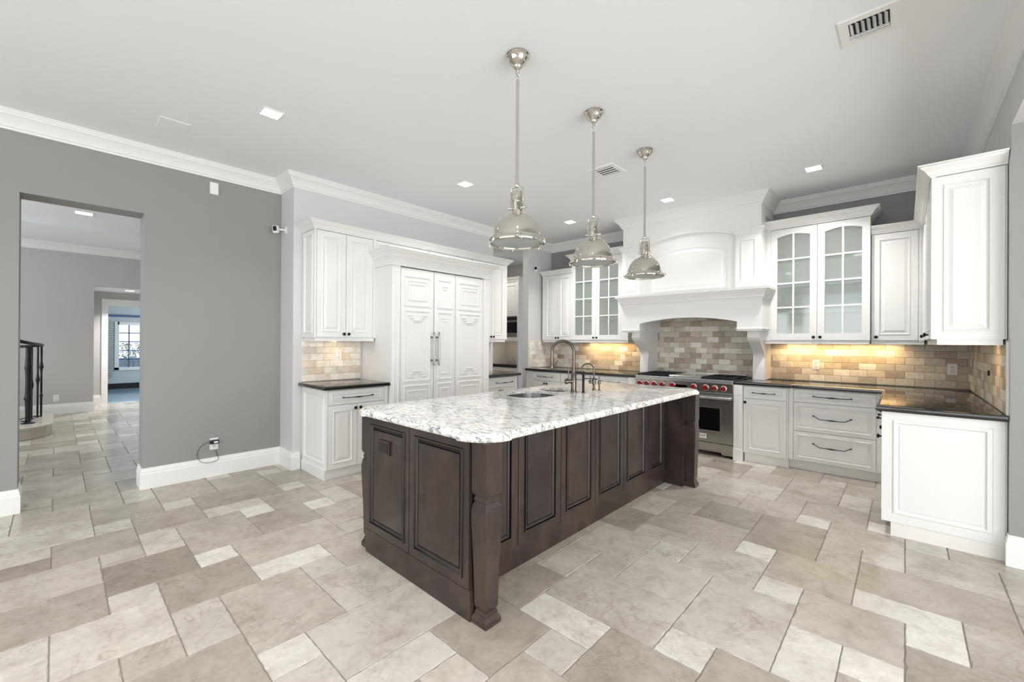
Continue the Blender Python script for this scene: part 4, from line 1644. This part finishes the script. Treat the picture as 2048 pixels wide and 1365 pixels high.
m.loft([archring(-2.585, -1.615, 2.06, 2.545, 0.075, d, i) for i, d in ((0, -0.004), (0.004, 0.007), (0.014, 0.007), (0.022, 0.002), (0.034, 0.002), (0.060, 0.009))], cap0=False)
m.build('arched_panel', 'white', hood)
for a, b in ((hx0, pl0), (pl1, hx1)):
    m = M()
    m.box(a - 0.004, b, HF - 0.022, HF, 2.02, 2.66)
    m.panel('-y', HF - 0.022, a + 0.055, b - 0.05, 2.09, 2.60, [(0, 0.0), (0.004, 0.008), (0.014, 0.008), (0.018, 0.001), (0.022, 0.002)], back=0.002)
    m.build('pilaster', 'white', hood)
    m = M()
    m.sweep([(0, 2.655), (0.006, 2.655), (0.010, 2.675), (0.022, 2.692), (0.026, 2.705), (0.036, 2.708), (0.036, 2.725), (0, 2.725)], [(a - 0.004, HF + 0.01), (a - 0.004, HF - 0.022), (b, HF - 0.022), (b, HF + 0.01)])
    m.box(a - 0.004, b, HF - 0.02, HF, 2.66, 2.724)
    m.build('pilaster_cap', 'white', hood, smooth=30)
for x0, x1 in ((-2.835, -2.715), (-1.365, -1.240)):
    front = []
    for k in range(25):
        t = k / 24
        z = 1.514 - t * (1.514 - CT - 0.002)
        s = min(1, max(0, (t - 0.10) / 0.42))
        s = s * s * (3 - 2 * s)
        y = 5.565 + 0.235 * s - 0.03 * math.exp(-((t - 0.13) / 0.10) ** 2) + 0.02 * math.exp(-((t - 0.55) / 0.12) ** 2)
        front.append((y, z))
    poly = front + [(YC - 0.002, CT + 0.002), (YC - 0.002, 1.514)]
    m = M()
    m.prism(poly, 'x', x0, x1)
    m.build('bracket', 'white', hood, smooth=30)
m = M()
m.box(aL + 0.01, aR - 0.01, by + 0.11, YC - 0.02, 1.752, 1.762)
m.build('hood_liner', 'steel', hood)

# ------------------------------------------------------------------ pantry
pc = thing('oven_cabinet', 'tall white pantry cabinet with microwave niche seen through the gap', 'cabinet', (-5.8, 6.3, 0))
py = 6.0
px0, px1 = -6.20, -5.41
m = M()
m.box(px0, px1, 6.45, 6.58, 0, 2.52).box(px0, px0 + 0.05, py, 6.45, 0, 2.52).box(px1 - 0.035, px1, py, 6.45, 0, 2.52)
m.box(px0 + 0.05, px1 - 0.035, py + 0.001, 6.45, 1.38, 1.46).box(px0 + 0.05, px1 - 0.035, py + 0.022, 6.45, 1.86, 1.90).box(px0 + 0.05, px1 - 0.035, py + 0.022, 6.45, 2.44, 2.52).box(px0 + 0.05, px1 - 0.035, py + 0.022, 6.45, 0.0, 0.87)
m.build('body', 'white', pc)
m = M()
m.box(px0 + 0.05, px1 - 0.035, py + 0.005, 6.45, 0.87, 0.925)
m.build('niche_base', 'bgran', pc)
mid = -5.80
door(pc, '-y', py, px0 + 0.052, mid - 0.002, 1.870, 2.515, 0.05, knob_at=(mid - 0.03, 1.95))
door(pc, '-y', py, mid + 0.002, px1 - 0.037, 1.870, 2.515, 0.05, knob_at=(mid + 0.03, 1.95))
door(pc, '-y', py, px0 + 0.052, mid - 0.002, 0.1, 0.86, 0.05)
door(pc, '-y', py, mid + 0.002, px1 - 0.037, 0.1, 0.86, 0.05)
m = M()
m.sweep(crown_prof(2.52, 2.61, 0.07), [(px0, py), (px1, py), (px1, 6.5)])
m.box(px0, px1, py, 6.5, 2.522, 2.53)
m.box(px1 - 0.05, px1 + 0.008, py - 0.012, py + 0.03, 2.36, 2.52)
m.build('crown', 'white', pc, smooth=30)
mw = thing('microwave', 'steel and black built-in microwave in the pantry cabinet', 'microwave', (-5.8, 6.2, 1.46))
m = M()
m.box(px0 + 0.055, px1 - 0.04, py + 0.005, 6.44, 1.462, 1.858)
m.build('housing', 'steel', mw)
m = M()
m.box(px0 + 0.06, px1 - 0.045, py - 0.010, py + 0.005, 1.545, 1.75)
m.build('door_glass', 'ovenglass', mw)
m = M()
m.box(px0 + 0.06, px1 - 0.045, py - 0.006, py + 0.005, 1.785, 1.85)
m.build('control_strip', 'darkplastic', mw)
m = M()
m.tube([(px0 + 0.08, py - 0.03, 1.768), (px1 - 0.06, py - 0.03, 1.768)], 0.009, 10)
m.build('handle', 'steel2', mw, smooth=50)


# ------------------------------------------------------------------ pendants
def pendant(cx, cy, label):
    zr = 1.968      # underside of the rim
    p = thing('pendant_lamp', label, 'pendant lamp', (cx, cy, CZ), 'nickel pendants over the island')
    m = M()
    m.lathe([(0.070, 0), (0.073, -0.008), (0.067, -0.013), (0.067, -0.020), (0.061, -0.026), (0.056, -0.040), (0.044, -0.056), (0.028, -0.066), (0.027, -0.074), (0.018, -0.085), (0.008, -0.094), (0.005, -0.10)], (cx, cy, CZ), 'z', 32)
    m.build('canopy', 'chrome', p, smooth=40)
    m = M()
    for k, ang in ((0, 0.4), (1, 1.97)):
        zc = CZ - 0.108 - k * 0.026
        pts = [(cx + 0.010 * math.cos(t) * math.cos(ang), cy + 0.010 * math.cos(t) * math.sin(ang), zc + 0.017 * math.sin(t)) for t in [2 * PI * q / 16 for q in range(16)]]
        m.tube(pts, 0.0028, 6, closed=True)
    m.build('chain', 'chrome', p, smooth=60)
    m = M()
    zt = zr + 0.352
    m.lathe([(0.006, CZ - 0.148), (0.011, CZ - 0.156), (0.011, CZ - 0.176), (0.0102, CZ - 0.18), (0.0102, zt + 0.028), (0.012, zt + 0.024), (0.012, zt + 0.004), (0.006, zt - 0.004)], (cx, cy, 0), 'z', 16)
    m.build('rod', 'chrome', p, smooth=40)
    m = M()
    a = 0.35
    ux, uy = math.cos(a), math.sin(a)
    w = 0.040
    arm = [(-w, zr + 0.215), (-w, zt - 0.012), (-w * 0.8, zt), (0, zt + 0.004), (w * 0.8, zt), (w, zt - 0.012), (w, zr + 0.215)]
    m.tube([(cx + ux * q, cy + uy * q, z) for q, z in arm], 0.0055, 8)
    for s in (-1, 1):
        m.tube([(cx + ux * w * s * 0.6, cy + uy * w * s * 0.6, zr + 0.225), (cx + ux * w * s * 1.45, cy + uy * w * s * 1.45, zr + 0.225)], [0.007, 0.0085], 8)
    m.build('yoke', 'chrome', p, smooth=50)
    m = M()
    m.lathe([(0.001, zr + 0.328), (0.026, zr + 0.326), (0.031, zr + 0.320), (0.031, zr + 0.275), (0.0345, zr + 0.272), (0.0345, zr + 0.262), (0.031, zr + 0.258), (0.031, zr + 0.222), (0.036, zr + 0.218), (0.036, zr + 0.206),
             (0.031, zr + 0.203), (0.033, zr + 0.194), (0.046, zr + 0.186), (0.050, zr + 0.176)], (cx, cy, 0), 'z', 28)
    for k in range(8):
        t = 2 * PI * k / 8
        m.box(cx + 0.031 * math.cos(t) - 0.003, cx + 0.031 * math.cos(t) + 0.003, cy + 0.031 * math.sin(t) - 0.003, cy + 0.031 * math.sin(t) + 0.003, zr + 0.226, zr + 0.256)
    m.build('socket_housing', 'chrome', p, smooth=40)
    m = M()
    dome = [(0.046, 0.182), (0.052, 0.180), (0.066, 0.174), (0.086, 0.163), (0.106, 0.147), (0.123, 0.126), (0.136, 0.101), (0.145, 0.072), (0.149, 0.045), (0.150, 0.032), (0.154, 0.029), (0.160, 0.028)]
    inner = [(r - 0.004, z - 0.004) for r, z in reversed(dome)]
    m.lathe([(r, zr + z) for r, z in dome + inner], (cx, cy, 0), 'z', 48, cap=False)
    m.build('shade', 'chrome', p, smooth=50)
    m = M()
    m.lathe([(0.158, zr + 0.030), (0.164, zr + 0.030), (0.169, zr + 0.022), (0.175, zr + 0.020), (0.179, zr + 0.012), (0.176, zr + 0.003), (0.168, zr), (0.160, zr), (0.156, zr + 0.006), (0.156, zr + 0.026), (0.158, zr + 0.030)], (cx, cy, 0), 'z', 48, cap=False)
    m.build('rim', 'chrome', p, smooth=50)
    m = M()
    lens = [(0.001, -0.006), (0.05, -0.005), (0.10, -0.001), (0.157, 0.006), (0.157, 0.010), (0.001, 0.002)]
    m.lathe([(r, zr + 0.004 + z) for r, z in lens], (cx, cy, 0), 'z', 40)
    m.build('lens', 'lens', p, smooth=50)
    for k in range(6):
        t = 2 * PI * (k + 0.35) / 6
        c0, s0 = math.cos(t), math.sin(t)
        m = M()
        m.tube([(cx + c0 * 0.162, cy + s0 * 0.162, zr + 0.026), (cx + c0 * 0.186, cy + s0 * 0.186, zr + 0.012)], [0.007, 0.008], 8)
        m.tube([(cx + c0 * 0.180, cy + s0 * 0.180, zr + 0.020), (cx + c0 * 0.180, cy + s0 * 0.180, zr - 0.006)], [0.0065, 0.0045], 8)
        m.build('clamp', 'chrome', p, smooth=50)
    m = M()
    m.tube([(cx + ux * 0.04, cy + uy * 0.04, zr + 0.205), (cx + ux * 0.062, cy + uy * 0.062, zr + 0.185), (cx + ux * 0.092, cy + uy * 0.092, zr + 0.160)], 0.0045, 8)
    m.build('strut', 'chrome', p, smooth=50)
    return p


PX = -1.748
p0 = pendant(PX, 1.918, 'polished nickel dome pendant nearest the camera, the leftmost of the three')
copy_tree(p0, (PX, 2.785, CZ), 'polished nickel dome pendant in the middle of the three over the island')
copy_tree(p0, (PX, 3.655, CZ), 'polished nickel dome pendant farthest from the camera, in front of the hood')


# ------------------------------------------------------------------ ceiling fittings
def downlight(cx, cy, z, label, power, s=0.150):
    d = thing('recessed_light', label, 'ceiling light', (cx, cy, z), 'square recessed ceiling lights')
    m = M()
    h = s / 2
    m.panel('-z', z, cx - h, cx + h, cy - h, cy + h, [(0, 0.004), (0.012, 0.006), (0.014, 0.001)], back=0.0)
    m.build('frame', 'plastic', d)
    m = M()
    m.box(cx - h + 0.014, cx + h - 0.014, cy - h + 0.014, cy + h - 0.014, z - 0.004, z - 0.0012)
    m.build('diffuser', 'light', d)
    if power:
        a = area('recessed_lamp', (cx, cy, z - 0.02), (0, 0, -1), 0.11, 0.11, power, (1.0, 0.975, 0.945), 120)
        a.parent = d
        a.location = (0, 0, -0.02)
    return d


for x, y, lb in ((-3.60, 1.122, 'square recessed ceiling light nearest the grey left wall'),
                 (-3.60, 3.095, 'square recessed ceiling light just left of the nearest pendant'),
                 (-3.595, 5.10, 'square recessed ceiling light beside the middle pendant, near the back left corner'),
                 (-2.147, 5.107, 'square recessed ceiling light in front of the hood crown'),
                 (-0.678, 5.159, 'square recessed ceiling light in front of the right glass cabinet')):
    downlight(x, y, CZ, lb, 2.5 if x > -3 and x < -2 else 17 if y > 4 else 7)
# unseen extra downlights out of view, added to lift the ambient light
for x, y, lb in ((-3.60, -0.9, 'added unseen recessed fill light left behind the camera'), (-2.15, -0.9, 'added unseen recessed fill light middle behind the camera'),
                 (-0.68, -0.9, 'added unseen recessed fill light right behind the camera'), (-0.68, 0.9, 'added unseen recessed fill light above the camera')):
    downlight(x, y, CZ, lb, 9)
downlight(-8.725, 0.26, 3.20, 'square recessed light in the hall ceiling beyond the left opening', 14, 0.20)
downlight(-11.86, 1.036, 2.39, 'square recessed light in the low alcove ceiling at the end of the hall', 24, 0.16)


def vent(x0, x1, y0, y1, label, slats, along):
    v = thing('air_vent', label, 'air vent', ((x0 + x1) / 2, (y0 + y1) / 2, CZ), 'ceiling air vents')
    m = M()
    m.panel('-z', CZ, x0, x1, y0, y1, [(0, 0.004), (0.004, 0.008), (0.045, 0.008), (0.048, 0.001)], back=0.0)
    m.build('frame', 'plastic', v)
    a, b, c, d = x0 + 0.048, x1 - 0.048, y0 + 0.048, y1 - 0.048
    m = M()
    m.box(a, b, c, d, CZ - 0.003, CZ - 0.0012)
    m.build('duct_opening', 'void', v)
    for k in range(slats):
        m = M()
        t = (k + 0.5) / slats
        if along == 'y':
            x = a + (b - a) * t
            w = (b - a) / slats * 0.36
            m.add([(x - w, c, CZ - 0.004), (x + w * 0.6, c, CZ - 0.018), (x + w * 0.6, c + (d - c) * 0.66, CZ - 0.018), (x - w, c + (d - c) * 0.66, CZ - 0.004)], [(0, 1, 2, 3)])
            m.add([(x - w + 0.002, c, CZ - 0.0035), (x + w * 0.6 + 0.002, c, CZ - 0.0175), (x + w * 0.6 + 0.002, c + (d - c) * 0.66, CZ - 0.0175), (x - w + 0.002, c + (d - c) * 0.66, CZ - 0.0035)], [(0, 1, 2, 3)])
        else:
            y = c + (d - c) * t
            w = (d - c) / slats * 0.2
            m.add([(a, y - w, CZ - 0.004), (a, y + w * 0.2, CZ - 0.0095), (b, y + w * 0.2, CZ - 0.0095), (b, y - w, CZ - 0.004)], [(0, 1, 2, 3)])
            m.add([(a, y - w + 0.002, CZ - 0.0035), (a, y + w * 0.2 + 0.002, CZ - 0.009), (b, y + w * 0.2 + 0.002, CZ - 0.009), (b, y - w + 0.002, CZ - 0.0035)], [(0, 1, 2, 3)])
        m.build('slat', 'plastic', v)
    if along == 'y':
        m = M()
        for q in (0.72, 0.86):
            y = c + (d - c) * q
            m.box(a, b, y, y + 0.006, CZ - 0.016, CZ - 0.004)
        m.build('damper_bar', 'plastic', v)
    return v


vent(-0.282, -0.018, 2.905, 3.170, 'white ceiling air vent near the right wall crown', 7, 'y')
vent(-2.382, -2.100, 3.690, 3.978, 'white ceiling air vent between the middle and farthest pendants', 4, 'x')
m = M()
m.panel('-z', CZ, -4.51, -4.29, 0.545, 0.74, [(0, 0.002), (0.003, 0.004)], back=0.0)
tag(m.build('ceiling_speaker', 'ceiling'), 'flat square ceiling speaker cover above the left opening', 'speaker')


# ------------------------------------------------------------------ outlets, cameras, sensor
def outlet(face, base, u, v, label, w=0.072, h=0.116, horizontal=False):
    o = thing('power_outlet', label, 'power outlet', fmap(face, base, u, v, 0), 'power outlets')
    if horizontal:
        w, h = h, w
    m = M()
    m.panel(face, base, u - w / 2, u + w / 2, v - h / 2, v + h / 2, [(0, 0.003), (0.004, 0.006)], back=0.0)
    m.build('cover_plate', 'plastic', o)
    for s in (-1, 1):
        m = M()
        vv = v + s * 0.024
        m.panel(face, base, u - 0.017, u + 0.017, vv - 0.016, vv + 0.016, [(0, 0.0065), (0.003, 0.008)], back=0.0)
        r = m.build('receptacle', 'plastic', o)
        m = M()
        for du in (-0.007, 0.007):
            fbox(m, face, base, u + du - 0.0016, u + du + 0.0016, vv - 0.002, vv + 0.009, 0.007, 0.0086)
        fbox(m, face, base, u - 0.003, u + 0.003, vv - 0.011, vv - 0.006, 0.007, 0.0086)
        m.build('slots', 'slot', r)
    return o


TS = 0.0102
outlet('-y', YB - TS, -0.774, 1.120, 'white power outlet on the tiles under the right glass cabinet')
outlet('-y', YB - TS, 0.351, 1.118, 'white power outlet on the tiles nearest the right back corner')
outlet('-y', YB - TS, -3.290, 1.118, 'white power outlet on the tiles left of the hood bracket')
outlet('+x', XF + TS, 2.185, 1.205, 'white power outlet on the pale tiles left of the refrigerator')
outlet('+x', XL, 1.085, 0.325, 'white power outlet on the grey wall with a black adapter plugged in')
outlet('+x', HX, 0.0, 0.295, 'white power outlet low on the far hall wall')
m = M()
fbox(m, '-x', XR - TS, 4.795, 4.805, 1.135, 1.175, 0, 0.012)
tag(m.build('tile_hook', 'bronze'), 'small dark hook on the tiles of the right wall', 'hook')

ad = thing('power_adapter', 'small black power adapter with looping cable in the grey wall outlet', 'power adapter', (XL + 0.01, 1.085, 0.35))
m = M()
m.box(XL + 0.0088, XL + 0.05, 1.045, 1.118, 0.330, 0.367)
ab = m.build('body', 'darkplastic', ad, bevel=0.004)
m = M()
m.box(XL + 0.05, XL + 0.0508, 1.075, 1.108, 0.340, 0.357)
m.build('label_sticker', 'plastic', ab)
m = M()
pts = [(XL + 0.028, 1.045, 0.349), (XL + 0.03, 1.01, 0.345), (XL + 0.028, 0.968, 0.315), (XL + 0.022, 0.945, 0.255), (XL + 0.022, 0.952, 0.205), (XL + 0.026, 0.978, 0.165), (XL + 0.028, 1.03, 0.148), (XL + 0.026, 1.085, 0.150), (XL + 0.024, 1.118, 0.170), (XL + 0.018, 1.110, 0.215), (XL + 0.012, 1.098, 0.262)]
sm = []
for k in range(len(pts) - 1):
    p_1, p0_, p1_, p2_ = [Vector(pts[max(0, min(len(pts) - 1, q))]) for q in (k - 1, k, k + 1, k + 2)]
    for s in range(6):
        t = s / 6
        sm.append(0.5 * (2 * p0_ + (p1_ - p_1) * t + (2 * p_1 - 5 * p0_ + 4 * p1_ - p2_) * t * t + (3 * p0_ - p_1 - 3 * p1_ + p2_) * t ** 3))
sm.append(Vector(pts[-1]))
m.tube(sm, 0.0022, 6)
m.build('cable', 'darkplastic', ad, smooth=60)

m = M()
m.panel('+x', XL, 1.033, 1.105, 2.832, 2.952, [(0, 0.018), (0.006, 0.024)], back=0.0)
tag(m.build('sensor_plate', 'plastic', bevel=0.003), 'small white blank sensor plate high on the grey left wall', 'sensor')


def security_camera(mount, n, body, look, label):
    """mount point, wall normal, centre of the camera body, direction it looks"""
    c = thing('security_camera', label, 'security camera', mount, 'white indoor security cameras')
    mo, n, b, d = Vector(mount), Vector(n).normalized(), Vector(body), Vector(look).normalized()
    side = n.cross(Vector((0, 0, 1))).normalized()
    m = M()
    rings = []
    for k in (0.0, 0.010):
        rings.append([tuple(mo + n * k + side * s * 0.026 + Vector((0, 0, t * 0.036))) for s, t in ((-1, -1), (1, -1), (1, 1), (-1, 1))])
    m.loft(rings)
    m.tube([tuple(mo + n * 0.008), tuple(mo + n * 0.035), tuple(b - d * 0.012)], [0.010, 0.0095, 0.0095], 10)
    m.build('bracket', 'plastic', c, smooth=50)
    r = d.cross(Vector((0, 0, 1))).normalized()
    u = r.cross(d)

    def rr(k, w, h, q):
        o = []
        for sx, sy in ((1, 1), (-1, 1), (-1, -1), (1, -1)):
            for j in range(4):
                a0 = {(1, 1): 0, (-1, 1): 90, (-1, -1): 180, (1, -1): 270}[(sx, sy)] + j * 30
                o.append(tuple(b + d * k + r * (sx * (w - q) + q * math.cos(math.radians(a0))) + u * (sy * (h - q) + q * math.sin(math.radians(a0)))))
        return o
    m = M()
    m.loft([rr(-0.016, 0.026, 0.034, 0.010), rr(-0.012, 0.030, 0.040, 0.012), rr(0.012, 0.030, 0.040, 0.012), rr(0.015, 0.028, 0.038, 0.011)])
    bd = m.build('housing', 'plastic', c, smooth=50)
    b = b + u * 0.008
    m = M()
    m.loft([rr(0.0152, 0.023, 0.026, 0.009), rr(0.0165, 0.022, 0.025, 0.009)])
    m.build('face_plate', 'slot', bd)
    m = M()
    q = [tuple(b + d * 0.0165), tuple(b + d * 0.0185), tuple(b + d * 0.0187)]
    m.tube(q, [0.013, 0.011, 0.006], 14)
    m.build('lens', 'ovenglass', bd, smooth=40)
    return c


security_camera((-4.965, 1.70, 2.575), (0, -1, 0), (-4.985, 1.605, 2.572), (0.55, -0.8, -0.12), 'white security camera on a bracket at the end of the grey left wall')
security_camera((XF, 5.640, 2.632), (1, 0, 0), (-4.665, 5.610, 2.632), (0.62, -0.75, -0.12), 'white security camera above the back left corner cabinet')

# ------------------------------------------------------------------ under-cabinet lights
for nm, x0, x1, y, pw in (('under_cabinet_lamp', -3.95, -3.10, 6.02, 2.6), ('under_cabinet_lamp', -1.10, -0.05, 6.03, 3.6)):
    area(nm, ((x0 + x1) / 2, y, FD - 0.012), (0, 0.25, -1), x1 - x0, 0.03, pw, (1.0, 0.66, 0.28), 160)
area('under_cabinet_lamp', (-4.58, 2.13, FD - 0.012), (-0.25, 0, -1), 0.03, 0.35, 0.8, (1.0, 0.72, 0.42), 160)
area('under_cabinet_lamp', (0.36, 4.42, FD - 0.012), (0.25, 0, -1), 0.03, 0.35, 0.8, (1.0, 0.66, 0.30), 160)
area('pantry_lamp', (-5.6, 5.2, 2.95), (0, 0.2, -1), 0.3, 0.3, 10, (1.0, 0.93, 0.84))
area('niche_lamp', (-5.8, 6.2, 1.37), (0, 0.2, -1), 0.4, 0.03, 0.35, (1.0, 0.8, 0.5))

# ------------------------------------------------------------------ stairs in the hall
st = thing('stair_steps', 'rounded pale stone bottom stair steps in the hall behind the left wall', 'stairs', (-9.4, -1.0, 0))


def rounded_step(x0, x1, y0, y1, r, ex=0.0):
    p = [(x0 - ex, y0)]
    p += [(x1 + ex, y0)]
    p += [(x1 - r + (r + ex) * math.cos(t), y1 - r + (r + ex) * math.sin(t)) for t in [PI / 2 * k / 10 for k in range(11)]]
    p += [(x0 + r - (r + ex) * math.cos(t), y1 - r + (r + ex) * math.sin(t)) for t in [PI / 2 * (1 - k / 10) for k in range(11)]]
    return p


for k, (x0, x1, y0, y1, r, z) in enumerate(((-10.35, -8.62, -3.0, -0.045, 0.42, 0.0), (-10.2, -8.85, -3.0, -0.62, 0.3, 0.17), (-10.2, -8.95, -3.0, -0.92, 0.1, 0.34), (-10.2, -8.95, -3.0, -1.22, 0.1, 0.51))):
    m = M()
    m.prism(rounded_step(x0, x1, y0, y1, r), 'z', z, z + 0.145)
    m.prism(rounded_step(x0, x1, y0, y1, r, 0.02), 'z', z + 0.140, z + 0.170)
    m.build('step', 'step', st, bevel=0.006)

rl = thing('stair_railing', 'black wrought iron stair railing with turned balusters in the hall', 'railing', (-9.1, -0.3, 0.17))


def baluster(x, y, z0, z1, r, bulges, nm='baluster', flare=False):
    m = M()
    prof = [(r, 0)]
    n = 40
    for k in range(1, n):
        h = (z1 - z0) * k / n
        rr = r
        for bz, bw, br_ in bulges:
            rr += br_ * math.exp(-((h - bz) / bw) ** 2)
        prof.append((rr, h))
    prof.append((r, z1 - z0))
    if flare:
        prof = [(r * 2.6, 0), (r * 2.6, 0.008), (r * 1.6, 0.018), (r, 0.03)] + [q for q in prof if q[1] > 0.03]
    m.lathe(prof, (x, y, z0), 'z', 12)
    m.build(nm, 'black', rl, smooth=40)


baluster(-9.105, -0.270, 0.17, 1.262, 0.028, ((0.36, 0.012, 0.012), (0.80, 0.012, 0.012), (0.36, 0.12, 0.006), (0.80, 0.12, 0.006)), 'newel_post', True)
for x, y, bz in ((-9.33, -0.245, 0.52), (-9.55, -0.19, 0.58), (-9.62, -0.155, 0.77)):
    baluster(x, y, 0.185, 1.268, 0.0115, ((bz, 0.05, 0.009), (bz - 0.02, 0.010, 0.010)))
baluster(-9.62, -0.155, 0.185, 1.268, 0.0115, ((0.77, 0.01, 0.01), (0.33, 0.01, 0.01)))
ring = [(-9.03, -0.33, 0.215), (-9.105, -0.27, 0.205), (-9.33, -0.245, 0.20), (-9.55, -0.19, 0.20), (-9.62, -0.155, 0.20), (-9.63, -0.21, 0.203), (-9.5, -0.28, 0.21), (-9.25, -0.34, 0.22), (-9.1, -0.37, 0.23)]
m = M()
m.tube(ring, 0.009, 8)
m.build('bottom_rail', 'black', rl, smooth=60)
m = M()
top = [(-8.95, -1.10, 1.86), (-8.93, -0.72, 1.56), (-8.93, -0.46, 1.405), (-9.02, -0.34, 1.335), (-9.2, -0.23, 1.30), (-9.42, -0.165, 1.285), (-9.58, -0.15, 1.275), (-9.63, -0.19, 1.268), (-9.5, -0.27, 1.262), (-9.25, -0.32, 1.262), (-9.02, -0.36, 1.262)]
m.tube(top, [0.024] * 4 + [0.022] * 3 + [0.020] * 4, 10)
m.build('handrail', 'black', rl, smooth=60)
